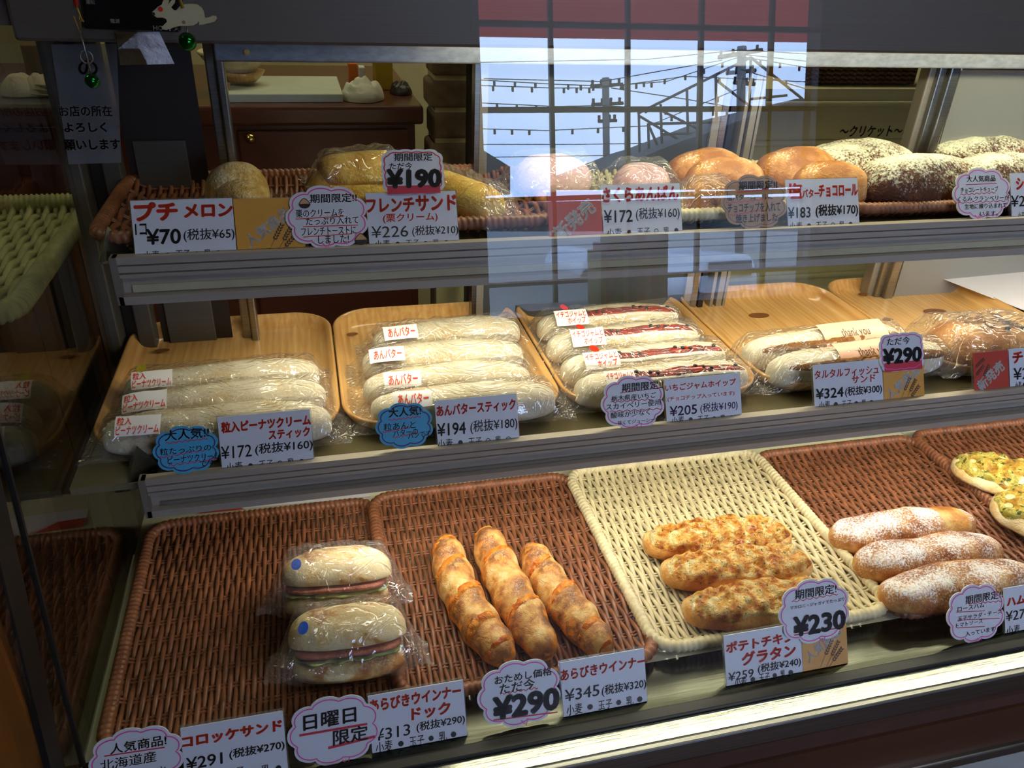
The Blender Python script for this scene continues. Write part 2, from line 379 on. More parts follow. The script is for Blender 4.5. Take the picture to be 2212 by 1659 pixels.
# canopy above the goods, steel bar and sliding doors behind
part('canopy', Geo().box(onY(22, 50, .8).x, XR, .80, .812, 1.359, 1.75), M['header'], bv=.003)
part('canopy_back', Geo().box(-.25, XR, .812, 1.03, 1.370, 1.75), M['header'])
part('top_bar', Geo().box(-.085, XR, .93, .955, 1.327, 1.368), M['bar'], bv=.002)
b = part('screw', Geo().tube([onY(533, 113, .929), onY(533, 113, .926)], .003, 10), M['brass'])
def stile(xt, yt, xb, yb, w, y=.985, d=.02, mat='steel', name='door_stile', zb=ZD):
    a, c = onY(xt, yt, y), onY(xb, yb, y); x = (a.x + c.x) / 2
    return Geo().box(x - w/2, x + w/2, y, y + d, zb, 1.37)
part('door_stile', stile(452, 98, 478, 330, .012), M['steel'], bv=.002)
part('door_stile', stile(470, 98, 497, 330, .009, .975), M['steel'], bv=.002)
part('door_gasket', stile(461, 98, 487, 330, .006, .99), M['black'])
part('door_panel', Geo().box(-.20, -.115, .99, .994, ZD, 1.37), M['cabdark'])
part('door_stile', stile(2018, 150, 1969, 345, .017, .985), M['raildark'], bv=.002)
part('door_stile', stile(2038, 150, 1989, 345, .015, .978), M['steel'], bv=.002)
part('door_stile', stile(2062, 150, 2013, 345, .015, .970), M['steel'], bv=.002)
rx = onY(2070, 150, .975).x
part('door_rail', Geo().box(rx, XR, .970, .985, 1.318, 1.330), M['steel'], bv=.002)
part('door_pane', Geo().box(rx+.007, XR, .976, .979, ZD, 1.318), M['haze'])
for px, w, mk in ((1545, .012, 'raildark'), (1560, .010, 'steel'), (1578, .008, 'black'), (1604, .005, 'raildark'), (1622, .009, 'raildark'), (1634, .004, 'raildark')):
    part('door_stile' if mk != 'black' else 'door_gasket', stile(px+20, 200, px-18, 345, w, .985, mat=mk), M[mk])
for px, w, mk in ((1022, .006, 'steel'), (1035, .010, 'raildark')):
    part('door_stile', stile(px, 540, px+5, 650, w, .985), M[mk])
part('sliding_door', Geo().box(onY(1026, 300, .99).x, onY(1545, 300, .99).x, .990, .994, ZD, 1.325), M['doorgrey'])
# side wall of the case : pillar parts and glass
part('side_glass', Geo().box(XL-.004, XL, .50, .985, ZD, 1.372), M['sideglass'])
def slant(y, z0, z1, yo, w, d, x0, x1):   # slanted bar following the front pane
    t = math.tan(math.radians(8.5))
    a, b2 = y + (z0 - ZD) * t, y + (z1 - ZD) * t
    return Geo().add([(x0, a, z0), (x1, a, z0), (x1, a+d, z0), (x0, a+d, z0), (x0, b2, z1), (x1, b2, z1), (x1, b2+d, z1), (x0, b2+d, z1)],
                     [(0,3,2,1),(4,5,6,7),(0,1,5,4),(1,2,6,5),(2,3,7,6),(3,0,4,7)])
t_ = .198
part('corner_post', Geo().add([(x, .4745 + (z - ZD) * t_ + w_, z) for z in (ZD - .2, 1.6) for x, w_ in ((XL-.004, 0), (XL+.001, 0), (XL+.001, .026 + (z - ZD) * .03), (XL-.004, .026 + (z - ZD) * .03))], [(0,3,2,1),(4,5,6,7),(0,1,5,4),(1,2,6,5),(2,3,7,6),(3,0,4,7)]), M['black'])
part('pane_gasket', slant(.541, ZD, 1.37, 0, 0, .004, XL-.003, XL+.002), M['black'])
GA = math.radians(8.5); GY = .480
def paneY(z): return GY + (z - ZD) * math.tan(GA)
part('front_glass', Geo().add([(XL-.02, paneY(ZD-.003), ZD-.003), (XR, paneY(ZD-.003), ZD-.003), (XR, paneY(1.8), 1.8), (XL-.02, paneY(1.8), 1.8)], [(0, 1, 2, 3)]), M['glass'])
part('rear_post', Geo().box(XL-.006, XL+.010, .955, 1.0, ZD-.02, 1.372), M['postdark'], bv=.002)
part('rear_post', Geo().box(XL+.026, XL+.046, .975, 1.0, ZD, 1.372), M['postdark'], bv=.002)
part('post_gasket', Geo().box(XL+.012, XL+.024, .985, 1.0, ZD, 1.372), M['black'])
part('rear_plate', Geo().box(onY(285, 300, .99).x, onY(400, 300, .99).x, .985, .99, ZD, onY(340, 302, .99).z), M['postdark'], bv=.001)
part('rear_rod', Geo().tube([onY(283, 130, 1.02), onY(316, 305, 1.02)], .0045, 8), M['panelcream'])

# mirror of a picture ray in the front pane, out to the street side
GN = Vector((0, -math.cos(GA), math.sin(GA)))
def mir(u, v, y):
    r = ray(u, v).normalized(); p0 = Vector((0, GY, ZD)); s = GN.dot(p0 - EYE) / GN.dot(r); p = EYE + r * s
    q = r - GN * (2 * r.dot(GN)); return p + q * ((y - p.y) / q.y)

# ---------------------------------------------------------------- room shell
WY = -2.2
def struct(name, g, mat): o = obj(name, g, mat, None, False); o['kind'] = 'structure'; return o
struct('floor', Geo().box(-2.6, 4.2, WY, 3.0, -.06, 0), M['floor'])
struct('ceiling', Geo().box(-2.6, 4.2, WY, 3.0, 2.6, 2.66), M['ceil'])
struct('wall_back', Geo().box(-2.6, 4.2, 2.6, 2.7, 0, 2.6), M['wallcream'])
struct('wall_left', Geo().box(-2.7, -2.6, WY, 2.7, 0, 2.6), M['wallshop'])
struct('wall_right', Geo().box(4.2, 4.3, WY, 2.7, 0, 2.6), M['wallshop'])
wa, wb = mir(1022, 0, WY), mir(1768.5, 75, WY); wlow = mir(1050, 640, WY)
wx0, wx1, wz0, wz1 = mir(1030, 150, WY).x, mir(1768.5, 150, WY).x, max(.3, wlow.z - .12), min(2.5, wa.z + .1)
struct('wall_front', Geo().box(-2.6, wx0, WY-.1, WY, 0, 2.6).box(wx1, 4.2, WY-.1, WY, 0, 2.6).box(wx0, wx1, WY-.1, WY, 0, wz0).box(wx0, wx1, WY-.1, WY, wz1, 2.6), M['wallshop'])
fr = Geo().box(wx0, wx1, WY-.03, WY+.02, wz0-.02, wz0+.02).box(wx0, wx1, WY-.03, WY+.02, wz1-.02, wz1+.02).box(wx0-.02, wx0+.012, WY-.03, WY+.02, wz0, wz1).box(wx1-.012, wx1+.02, WY-.03, WY+.02, wz0, wz1)
win = struct('window_1', fr, M['frame'])
mg = Geo()
for px in (1192, 1357, 1514, 1664): x = mir(px, 180, WY).x; mg.box(x-.009, x+.009, WY-.02, WY+.005, wz0, wz1)
for py in (56, 236, 424, 600): z = mir(1350, py, WY).z; mg.box(wx0, wx1, WY-.02, WY+.005, z-.011, z+.011)
obj('window_bars', mg, M['frame'], win, False)

# world sky
w = bpy.data.worlds.new('sky'); SC.world = w; w.use_nodes = True; nt = w.node_tree; bg = nt.nodes['Background']
tc = nt.nodes.new('ShaderNodeTexCoord'); nz = nt.nodes.new('ShaderNodeTexNoise'); nz.inputs['Scale'].default_value = 3.0; nz.inputs['Detail'].default_value = 6
cr = nt.nodes.new('ShaderNodeValToRGB'); cr.color_ramp.elements[0].position = .35; cr.color_ramp.elements[0].color = (.30, .52, .98, 1)
cr.color_ramp.elements[1].position = .75; cr.color_ramp.elements[1].color = (.56, .72, 1.0, 1)
nt.links.new(tc.outputs['Generated'], nz.inputs['Vector']); nt.links.new(nz.outputs['Fac'], cr.inputs[0]); nt.links.new(cr.outputs[0], bg.inputs[0])
bg.inputs[1].default_value = 14.0

# ---------------------------------------------------------------- lamps
def area(name, loc, sx, sy, power, color, rot=(0, 0, 0)):
    l = bpy.data.lights.new(name, 'AREA'); l.shape = 'RECTANGLE'; l.size = sx; l.size_y = sy; l.energy = power; l.color = color
    o = bpy.data.objects.new(name, l); COL.objects.link(o); o.location = loc; o.rotation_euler = rot; return o
def lampx(x0, x1): return (x0 + x1) / 2, x1 - x0
cx, sx = lampx(.16, 1.42)
area('canopy_lamp', (cx, .835, 1.364), sx, .022, 2.6, (1, .96, .62), (math.radians(18), 0, 0))
cx, sx = lampx(-.06, 1.42)
area('top_shelf_lamp', (cx, .79, 1.140), sx, .022, 3.0, (1, .93, .66), (math.radians(12), 0, 0))
cx, sx = lampx(-.02, 1.42)
area('middle_shelf_lamp', (cx, .705, .948), sx, .026, 3.3, (1, .94, .78), (math.radians(10), 0, 0))
area('ceiling_lamp', (1.2, -.6, 2.55), 1.2, .5, 11, (1.0, .97, .93))
area('kitchen_lamp', (.5, 1.9, 2.5), 1.2, .3, 9, (1, .9, .62))

area('side_fill', (-1.0, .9, 2.3), .4, .4, 3, (.95, 1, .7), (0, math.radians(-12), 0))  # added fill light to brighten the wicker tray outside the side glass

# ---------------------------------------------------------------- wicker baskets
def edge_in(x, y, w, d, r):
    """distance inside a rounded rectangle centred on the origin"""
    qx, qy = abs(x) - (w/2 - r), abs(y) - (d/2 - r)
    return r - (math.hypot(max(qx, 0), max(qy, 0)) + min(max(qx, qy), 0))
def wicker(w, d, rim, n_str, n_row, rs=.0029, roll=.016, rr=.0068):
    def base(x, y):
        e = edge_in(x, y, w, d, .028); t = max(0.0, min(1.0, 1 - e / roll)); return .0045 + rim * t * t * (3 - 2*t)
    g = Geo(); amp = rs * .85
    for k in range(n_str):
        x = -w/2 + .004 + (w - .008) * k / (n_str - 1); ph = k % 2
        yy = d/2 - .003; qx = abs(x) - (w/2 - .028)
        if qx > 0: yy = d/2 - .028 + math.sqrt(max(0, .026**2 - min(qx, .0259)**2))
        pts = []; N = n_row * 4
        for i in range(N + 1):
            y = -yy + 2*yy*i/N; c = (y + d/2) / d * n_row
            wob = ns(k * .7, c * .35, 3.1) * .0005
            pts.append((x + wob + .0004 * math.sin(PI * (c + ph)), y, base(x, y) + amp * math.sin(PI * (c + ph)) + .0006 * ns(k, c)))
        g.tube(pts, rs * random.uniform(.88, 1.06), 6, cap=False)
    for j in range(n_row + 1):
        y = -d/2 + d * (j + .5) / n_row
        if abs(y) > d/2 - .006: continue
        xx = w/2 - .003; qy = abs(y) - (d/2 - .028)
        if qy > 0: xx = w/2 - .028 + math.sqrt(max(0, .026**2 - min(qy, .0259)**2))
        for dy in (-.0022, .0022):
            g.tube([(-xx + 2*xx*i/24, y + dy, base(-xx + 2*xx*i/24, y) - .0006) for i in range(25)], .0017, 5, cap=False)
    loop = rrect(-w/2, -d/2, w/2, d/2, .028, 8); pts = []
    for i in range(len(loop)):
        a, b = Vector(loop[i]), Vector(loop[(i+1) % len(loop)]); L = (b - a).length; m = max(1, round(L / .0016))
        pts += [a + (b - a) * (q / m) for q in range(m)]
    N = len(pts); n = 10; vs = []
    for i in range(N):
        t = (pts[(i+1) % N] - pts[i-1]).normalized(); nx = Vector((t.y, -t.x))
        for q in range(n):
            a = 2*PI*q/n; s = i * .0016
            r = rr * (.84 + .30 * abs(math.sin(s * 480 + a * .5)))
            p = pts[i] + nx * (r * math.cos(a)); vs.append((p.x, p.y, .0045 + rim + r * math.sin(a)))
    g.add(vs, [(i*n + q, i*n + (q+1) % n, ((i+1) % N)*n + (q+1) % n, ((i+1) % N)*n + q) for i in range(N) for q in range(n)])
    return mesh(g.v, g.f)
WK = {'low': wicker(.284, .338, .006, 47, 13), 'cream': wicker(.302, .338, .006, 50, 13), 'deep': wicker(.228, .215, .014, 38, 8, roll=.022, rr=.0065), 'wide': wicker(.345, .215, .014, 57, 8, roll=.022, rr=.0065), 'side': wicker(.36, .39, .012, 34, 13, rs=.0045, rr=.011)}
def basket(kind, mat, x, y, z, label, rz=0, name='wicker_basket', group=None):
    m = WK[kind].copy(); o = obj(name, m, mat); o.location = (x, y, z); o.rotation_euler = (0, 0, rz)
    return tag(o, label, 'basket', group)
GB = 'wicker baskets'
basket('low', M['wbrown'], -.0935, .709, ZD, 'brown wicker basket on the bottom deck, leftmost, holding two wrapped bean-shaped sandwiches', name='wicker_basket')
b2 = basket('low', M['wbrown'], .188, .711, ZD + .003, 'brown wicker basket on the bottom deck under three cheese sausage rolls', rz=.0)
basket('cream', M['wcream'], .4805, .716, ZD + .005, 'natural cream wicker basket on the bottom deck under three grilled cheese breads')
basket('low', M['wbrown'], .7735, .709, ZD, 'brown wicker basket on the bottom deck under three flour-dusted oval breads')
basket('low', M['wbrown'], 1.058, .713, ZD + .003, 'brown wicker basket on the bottom deck at the right edge under green cheesy breads')
YB = .893
basket('deep', M['wbrown'], -.090, YB, ZT, 'brown wicker basket on the top shelf, leftmost, under small round melon breads')
basket('deep', M['wbrown'], .145, YB-.003, ZT + .002, 'brown wicker basket on the top shelf under wrapped yellow toast sandwiches', name='wicker_basket')
basket('wide', M['wcream'], .440, YB, ZT + .001, 'wide cream wicker basket on the top shelf under pink buns and sugared rolls')
basket('wide', M['wbrown'], .795, YB, ZT, 'wide brown wicker basket on the top shelf under dark flour-dusted loaves')
basket('deep', M['wbrown'], 1.09, YB, ZT, 'brown wicker basket on the top shelf at the right edge, behind the cut card')

# ---------------------------------------------------------------- wooden trays
def ring(w, d, r, z, n=10):
    return [(x, y, z) for x, y in rrect(-w/2, -d/2, w/2, d/2, r, n)]
def tray_mesh(w=.250, d=.305):
    prof = [(-.016, 0, .040), (-.004, .010, .05), (0, .0195, .052), (-.0012, .0215, .051), (-.0035, .0215, .049), (-.008, .015, .045), (-.015, .0068, .038), (-.022, .0042, .032), (-.034, .0040, .022)]
    vs = []; K = None
    for i, z, r in prof:
        R = ring(w + 2*i, d + 2*i, r, z); K = len(R); vs += R
    fs = [(a*K + b, a*K + (b+1) % K, (a+1)*K + (b+1) % K, (a+1)*K + b) for a in range(len(prof)-1) for b in range(K)]
    fs.append(tuple((len(prof)-1)*K + b for b in range(K))); fs.append(tuple(range(K))[::-1])
    return mesh(vs, fs)
TM = tray_mesh(); TRX = (-.1125, .139, .391, .644, .896)
TL = ('wooden tray at the left end of the middle shelf, holding peanut cream bread sticks', 'wooden tray on the middle shelf holding four butter bread sticks with an-butter stickers',
      'wooden tray on the middle shelf holding four strawberry jam bread sticks', 'wooden tray on the middle shelf holding two fish sandwiches with peach stickers', 'wooden tray at the right of the middle shelf under the round wrapped loaf')
knots = {0: [(-.085, .09, .006), (.01, -.005+.05, .006)], 1: [(-.1, .1, .005)], 2: [], 3: [(-.012, .075, .011)], 4: [(-.055, .118, .006), (.02, .045, .013), (-.075, .03, .006)]}
for i, x in enumerate(TRX):
    t = obj('wooden_tray', TM if i == 0 else TM.copy(), M['traywood']); t.location = (x, .868, ZM + .0005)
    tag(t, TL[i], 'tray', 'wooden trays')
    for kx, ky, kr in knots[i]:
        inner = abs(ky) < .11 and abs(kx) < .08
        k = obj('wood_knot', Geo().poly([(kx + kr*1.5*math.cos(a*PI/8), ky + kr*.8*math.sin(a*PI/8)) for a in range(16)], .0043 if inner else .0075, .0047 if inner else .0079), M['knot'], t, False)

# ---------------------------------------------------------------- loaves and films
def loaf(L, W, H, seed=0, p=2.6, bend=0, amp=.06, freq=14, zb=.34, nu=48, nv=30, twist=0, knob=0, taper=0, arch=0):
    g = Geo()
    def f(a, b):
        s = -math.cos(PI * a); r = max(0.0, 1 - abs(s)**p) ** (1/p) if 0 < a < 1 else 0
        w = 2*PI*b; c, d = math.cos(w), math.sin(w)
        cw = math.copysign(abs(c)**.85, c); k = 1 + taper * s
        if knob: k *= 1 + knob * math.sin(s * twist + 1.2 * c)
        x = s * L/2; y = cw * W/2 * r * k
        z = zb*H + (H*(1-zb)*d*(r**.8) if d > 0 else zb*H*d*(r**.6)) * (k if d > 0 else 1)
        q = noise.noise(Vector((x*freq*6/ max(L,.05) *.25 + seed*7.3, y*freq*4, z*freq*4))) * amp
        q += noise.noise(Vector((x*55 + seed, y*55, z*55 + seed*3))) * amp * .35
        y *= 1 + q; z = z * (1 + q) if d > 0 else z
        z += arch * (1 - s*s); y += bend * (1 - s*s) 
        return (x, y, max(z, 0))
    return g.grid(f, nu, nv, cv=True)
def film(L, W, H, seed=0, fin=.018, crink=.004, nu=44, nv=26, zb=.3):
    g = Geo(); T = L/2 + fin
    def f(a, b):
        x = -T + 2*T*a; e = max(0.0, (abs(x) - (L/2 - .018)) / (fin + .018)); e = min(1, e); sm = e*e*(3-2*e)
        w = 2*PI*b; c, d = math.cos(w), math.sin(w)
        ww = W/2 * (1 - .12*sm) ; h = H * (1 - sm) + .0012 * sm; zc = (zb*H) * (1 - sm*.6)
        y = math.copysign(abs(c)**.75, c) * ww; z = zc + (h - zb*h) * d if d > 0 else zc + min(zc, zb*h) * d
        n = abs(noise.noise(Vector((x*38 + seed*5, y*46, z*46 + seed)))) * crink * (1 + 1.2*sm) - crink*.25
        n2 = noise.noise(Vector((x*90 + seed, c*4, d*4))) * crink * .35
        y += c * (n + n2); z += d * (n + n2) if d > 0 else 0
        if e > .6: z += noise.noise(Vector((y*70 + seed, x*20, 1))) * .006 * (e - .5)
        return (x + noise.noise(Vector((y*60, seed, 4))) * .003 * sm, y, max(z, .0003))
    return g.grid(f, nu, nv, cv=True)
def lay(a, b, z):
    """end pixels of a thing lying at height z -> centre, length, turn"""
    p, q = onZ(*a, z), onZ(*b, z); d = q - p
    return (p + q) / 2, d.length, math.atan2(d.y, d.x)

# ---------------------------------------------------------------- lettering
TC = {}
def text_geo(s, bold, n):
    key = (s, bold)
    if key not in TC:
        c = bpy.data.curves.new('lettering', 'FONT'); c.body = s; c.resolution_u = 3; c.shear = .06
        o = bpy.data.objects.new('lettering', c); m = bpy.data.meshes.new_from_object(o)
        V = [v.co.copy() for v in m.vertices]; Fc = [tuple(p.vertices) for p in m.polygons]; VV = []; FF = []
        offs = [(0, 0)] if bold < .004 else [(bold*x, bold*y) for x, y in (((1, 0), (-1, 0), (0, 1), (0, -1)) if bold > .012 else ((.8, .5), (-.8, -.5)))]
        if bold >= .03: offs += [(.7*bold, .7*bold), (-.7*bold, .7*bold), (.7*bold, -.7*bold), (-.7*bold, -.7*bold)]
        for dx, dy in offs:
            k = len(VV); VV += [Vector((v.x + dx, v.y + dy, 0)) for v in V]; FF += [tuple(i + k for i in f) for f in Fc]
        TC[key] = (VV, FF)
        bpy.data.objects.remove(o); bpy.data.curves.remove(c); bpy.data.meshes.remove(m)
    return TC[key]
def put_text(g, s, x0, y0, x1, y1, z, bold=.012, rot=0.0):
    vs, fs = text_geo(s, bold, z)
    if not vs: return
    ax, bx = min(v.x for v in vs), max(v.x for v in vs); ay, by = min(v.y for v in vs), max(v.y for v in vs)
    sx, sy = (x1 - x0) / (bx - ax), (y1 - y0) / (by - ay); cx, cy_ = (x0+x1)/2, (y0+y1)/2
    if sy < .85 * sx: sy = .9 * sx; y0 = cy_ - sy * (by - ay) / 2
    if rot: sy = sx; y0 = cy_ - sy * (by - ay) / 2
    P = []
    for v in vs:
        x, y = x0 + (v.x - ax) * sx, y0 + (v.y - ay) * sy
        if rot: dx, dy = x - cx, y - cy_; x, y = cx + dx*math.cos(rot) - dy*math.sin(rot), cy_ + dx*math.sin(rot) + dy*math.cos(rot)
        P.append((x, y, z))
    g.add(P, [f if (P[f[1]][0]-P[f[0]][0])*(P[f[2]][1]-P[f[1]][1]) - (P[f[1]][1]-P[f[0]][1])*(P[f[2]][0]-P[f[1]][0]) > -1 else f for f in fs])

# ---------------------------------------------------------------- cards
CROP = {'P': (0, 0, 1), 'A': (0, 0, 2.962), 'A2': (740, 0, 2.962), 'A3': (1472, 0, 2.962), 'B1': (0, 550, 2.962), 'B2': (740, 550, 2.962), 'B3': (1472, 550, 2.962),
        'C1': (0, 1099, 2.962), 'C2': (740, 1099, 2.962), 'C3': (1472, 1099, 2.962), 'D': (260, 310, 5.53), 'E': (600, 310, 5.53), 'F': (1150, 370, 5.978),
        'G': (1540, 350, 6.144), 'H': (1850, 280, 6.11), 'I': (1850, 540, 5.185), 'J': (180, 1050, 2.724)}
def cpx(crop, x, y): ox, oy, s = CROP[crop]; return ox + x / s, oy + y / s
class Plane:
    """a tilted card plane standing on one of the shelves; uv() turns a picture point into plane coordinates"""
    def __init__(s, key, n=0.0):
        y0, z0 = PL[key]; s.o = Vector((0, y0, z0)) + Vector((0, -C_, S_)) * n; s.N = Vector((0, -C_, S_)); s.V = Vector((0, S_, C_))
    def uv(s, u, v):
        r = ray(u, v); p = EYE + r * (s.N.dot(s.o - EYE) / s.N.dot(r)); return p.x, (p - s.o).dot(s.V)
def place(o, pl, u, v):
    o.matrix_world = Matrix(((1, 0, 0, u), (0, S_, -C_, pl.o.y + S_*v), (0, C_, S_, pl.o.z + C_*v), (0, 0, 0, 1)))
def ell(x, y, rx, ry, n=20): return [(x + rx*math.cos(2*PI*i/n), y + ry*math.sin(2*PI*i/n)) for i in range(n)]
def wavy(x0, y0, x1, y1, a=.0009, n=7):
    N = n * 4; return [(x0 + (x1-x0)*i/N, y0 + (y1-y0)*i/N + a*(1 if i % 4 == 1 else -1 if i % 4 == 3 else 0)) for i in range(N+1)]
def scallop(x0, y0, x1, y1, n, inset=0.0, power=2.4, depth=.10, N=120, ph=0):
    cx, cy_ = (x0+x1)/2, (y0+y1)/2; rx, ry = (x1-x0)/2, (y1-y0)/2; P = []
    for i in range(N):
        a = 2*PI*i/N; c, s = math.cos(a), math.sin(a)
        k = (abs(c)**power + abs(s)**power) ** (-1/power) * (1 - depth + depth * abs(math.sin(n*a/2 + ph)) ** .7)
        P.append((cx + c*k*(rx - inset), cy_ + s*k*(ry - inset)))
    return P
def wheat(g, x, y, s, rot, z):
    for i in range(6):
        for sd in (-1, 1):
            a = rot + sd * .55; cx = x + s*(i*.17)*math.cos(rot) + sd*s*.07*math.sin(rot)*-1; cy_ = y + s*(i*.17)*math.sin(rot) + sd*s*.07*math.cos(rot)
            g.poly([(cx + s*.10*math.cos(t)*math.cos(a) - s*.045*math.sin(t)*math.sin(a), cy_ + s*.10*math.cos(t)*math.sin(a) + s*.045*math.sin(t)*math.cos(a)) for t in [k*PI/4 for k in range(8)]], z)
    g.ribbon([(x, y), (x - s*.9*math.cos(rot), y - s*.9*math.sin(rot))], s*.02, z)
INK = {'r': 'redink', 'k': 'ink', 'l': 'rinkline', 'p': 'pink', 'u': 'purple', 'w': 'whiteink', 'b': 'brownink', 'g': 'greyink', 'c': 'chest'}
PNAME = {'r': 'red_lettering', 'k': 'black_lettering', 'l': 'red_underline', 'p': 'pink_border', 'u': 'purple_border', 'w': 'white_lettering', 'b': 'wheat_print', 'g': 'grey_lettering', 'c': 'chestnut_drawing'}
def finish(o, pl, u0, v0, inks):
    for k, g in inks.items():
        if g.v:
            for v in g.v: v.x -= u0; v.y -= v0
            obj(PNAME[k], g, M[INK[k]], o, False)
def write(pl, inks, items, z):
    for it in items:
        kind, colr, crop = it[0], it[1], it[2]
        g = inks.setdefault(colr, Geo())
        if kind == 'T':
            s, (x0, y0, x1, y1) = it[3], it[4]; b = it[5] if len(it) > 5 else .012
            if colr == 'r': b *= 1.5
            ua, va = pl.uv(*cpx(crop, x0, y0)); ub, vb = pl.uv(*cpx(crop, x1, y1))
            put_text(g, s, ua, va, ub, vb, z, b, it[6] if len(it) > 6 else 0)
        elif kind == 'W':
            x0, y0, x1, y1 = it[3]; ua, va = pl.uv(*cpx(crop, x0, y0)); ub, vb = pl.uv(*cpx(crop, x1, y1))
            g.ribbon(wavy(ua, va, ub, vb, n=it[4] if len(it) > 4 else 7), .0008, z - .0001)
        elif kind == 'L':
            x0, y0, x1, y1 = it[3]; ua, va = pl.uv(*cpx(crop, x0, y0)); ub, vb = pl.uv(*cpx(crop, x1, y1))
            g.ribbon([(ua, va), (ub, vb)], it[4] if len(it) > 4 else .0008, z - .0001)
        elif kind == 'O':
            (x, y, r), hollow = it[3], it[4]; ua, va = pl.uv(*cpx(crop, x, y)); ub, _ = pl.uv(*cpx(crop, x + r, y)); rr = ub - ua
            if hollow: g.ribbon(ell(ua, va, rr, rr), .0007, z, True)
            else: g.poly(ell(ua, va, rr, rr), z)
def dots(colr, crop, y0, y1, x0, x1, eggs=True, milk=True, h=None, full=True):
    """the allergen line: wheat, egg, milk with filled or open rings"""
    H = h or 90; f = lambda t: x0 + (x1 - x0)*t; yy = lambda t: y0 + (y1 - y0)*t
    return [('T', colr, crop, '小麦', (f(0), yy(0) + H*.5, f(.2), yy(.2) - H*.5), .008), ('O', colr, crop, (f(.31), yy(.31), H*.24), False),
            ('T', colr, crop, '玉子', (f(.42), yy(.42) + H*.42, f(.60), yy(.60) - H*.42), .008), ('O', colr, crop, (f(.69), yy(.69), H*.22), not eggs),
            ('T', colr, crop, '乳', (f(.79), yy(.79) + H*.42, f(.88), yy(.88) - H*.42), .008), ('O', colr, crop, (f(.97), yy(.97), H*.24), not milk)]
def price_card(key, crop, xl, yl, xr, yr, label, items, h=.060, mat='card', n=0.0, name='price_card', side=None, cat='price card', foot=True):
    pl = Plane(key, n); u0, va = pl.uv(*cpx(crop, xl, yl)); u1, vb = pl.uv(*cpx(crop, xr, yr)); vt = (va + vb) / 2
    sl = math.atan2(vb - va, u1 - u0); vbm = max(vt - h, .0005)
    o = obj(name, Geo().poly([(0, vbm - vt + .0), (u1-u0, vbm - vt), (u1-u0, 0), (0, 0)], -.0012, 0), M[mat], None, False)
    place(o, pl, u0, vt); tag(o, label, cat, 'price cards' if name == 'price_card' else None)
    if foot:
        obj('acrylic_holder', Geo().box(-.0012, u1-u0+.0012, vbm-vt, .0014, -.0034, -.0015).box(0, u1-u0, vbm-vt, vbm-vt+.0015, -.02, -.0034), M['acrylic'], o, False)
    inks = {}; write(pl, inks, items, .0004); finish(o, pl, u0, vt, inks); return o
def bubble(key, crop, x0, y0, x1, y1, label, items, mat='card', border='p', n=.0022, ns_=9, power=2.3, depth=.12, tail=None, bw=.0011, bar=None, cat='speech bubble sign', ph=0):
    pl = Plane(key, n); xm, ym = (x0+x1)/2, (y0+y1)/2
    uL, _ = pl.uv(*cpx(crop, x0, ym)); uR, _ = pl.uv(*cpx(crop, x1, ym)); _, vT = pl.uv(*cpx(crop, xm, y0)); _, vB = pl.uv(*cpx(crop, xm, y1))
    u0, v0 = (uL+uR)/2, (vT+vB)/2
    P = [(a - u0, b - v0) for a, b in scallop(uL, vB, uR, vT, ns_, 0, power, depth, ph=ph)]
    o = obj('speech_bubble_sign', Geo().poly(P, -.0012, 0), M[mat], None, False); place(o, pl, u0, v0); tag(o, label, cat, 'speech bubble signs')
    inks = {border: Geo().ribbon(scallop(uL, vB, uR, vT, ns_, .0030, power, depth, ph=ph), bw, .0003, True)}
    if tail:
        a, b = pl.uv(*cpx(crop, *tail)); inks[border].ribbon([(a - .004, b + .006), (a + .001, b), (a + .003, b + .007)], bw, .00035)
    if bar:
        a, b = pl.uv(*cpx(crop, bar[0], bar[1])); c, d = pl.uv(*cpx(crop, bar[2], bar[3])); inks.setdefault('l', Geo()).poly([(a, d), (c, d), (c, b), (a, b)], .00025)
    write(pl, inks, items, .0005); finish(o, pl, u0, v0, inks); return o
def chestnut(inks, pl, crop, x, y, s):
    u, v = pl.uv(*cpx(crop, x, y)); uu, _ = pl.uv(*cpx(crop, x + s, y)); r = uu - u
    shape = [(u + r*math.cos(a)*(1 if math.sin(a) < 0 else 1 - .45*math.sin(a)), v + r*(math.sin(a) if math.sin(a) > 0 else math.sin(a)*.8)*1.0) for a in [2*PI*i/24 for i in range(24)]]
    inks.setdefault('c', Geo()).poly(shape, .0006); inks.setdefault('k', Geo()).ribbon(shape, .0007, .0008, True)
    inks['k'].poly([p for p in shape if p[1] < v + r*.05], .0009)

# --- top shelf
price_card('t', 'D', 115, 690, 1330, 645, 'white price card for petit melon bread, 70 yen, leftmost on the top shelf', [
    ('T', 'r', 'D', 'プチ', (172, 915, 680, 712), .035), ('T', 'r', 'D', 'メロン', (760, 892, 1338, 706), .035), ('T', 'k', 'D', '1コ', (182, 1098, 312, 955), .02),
    ('T', 'k', 'D', '¥70', (322, 1215, 716, 1008), .025), ('T', 'k', 'D', '(税抜¥65)', (762, 1180, 1358, 1000), .012)] + dots('k', 'D', 1340, 1300, 280, 1200, h=110))
pc = price_card('t', 'D', 1345, 665, 2160, 640, 'mustard yellow popular-item card with wheat ears beside the petit melon card', [
    ('T', 'w', 'D', '人気商品', (1440, 1130, 2080, 870), .035, .62)], mat='orange', name='promotional_card', cat='card')
g = Geo(); pl = Plane('t'); 
for a, b, r in ((1850, 1130, 1.05), (1960, 1140, 1.0), (1985, 1215, .8)):
    u, v = pl.uv(*cpx('D', a, b)); wheat(g, u, v, .017, r, .0005)
for v in g.v: v.x -= pc.matrix_world[0][3]; v.y -= (pc.matrix_world[2][3] - pl.o.z) / C_
obj('wheat_print', g, M['brownink'], pc, False)
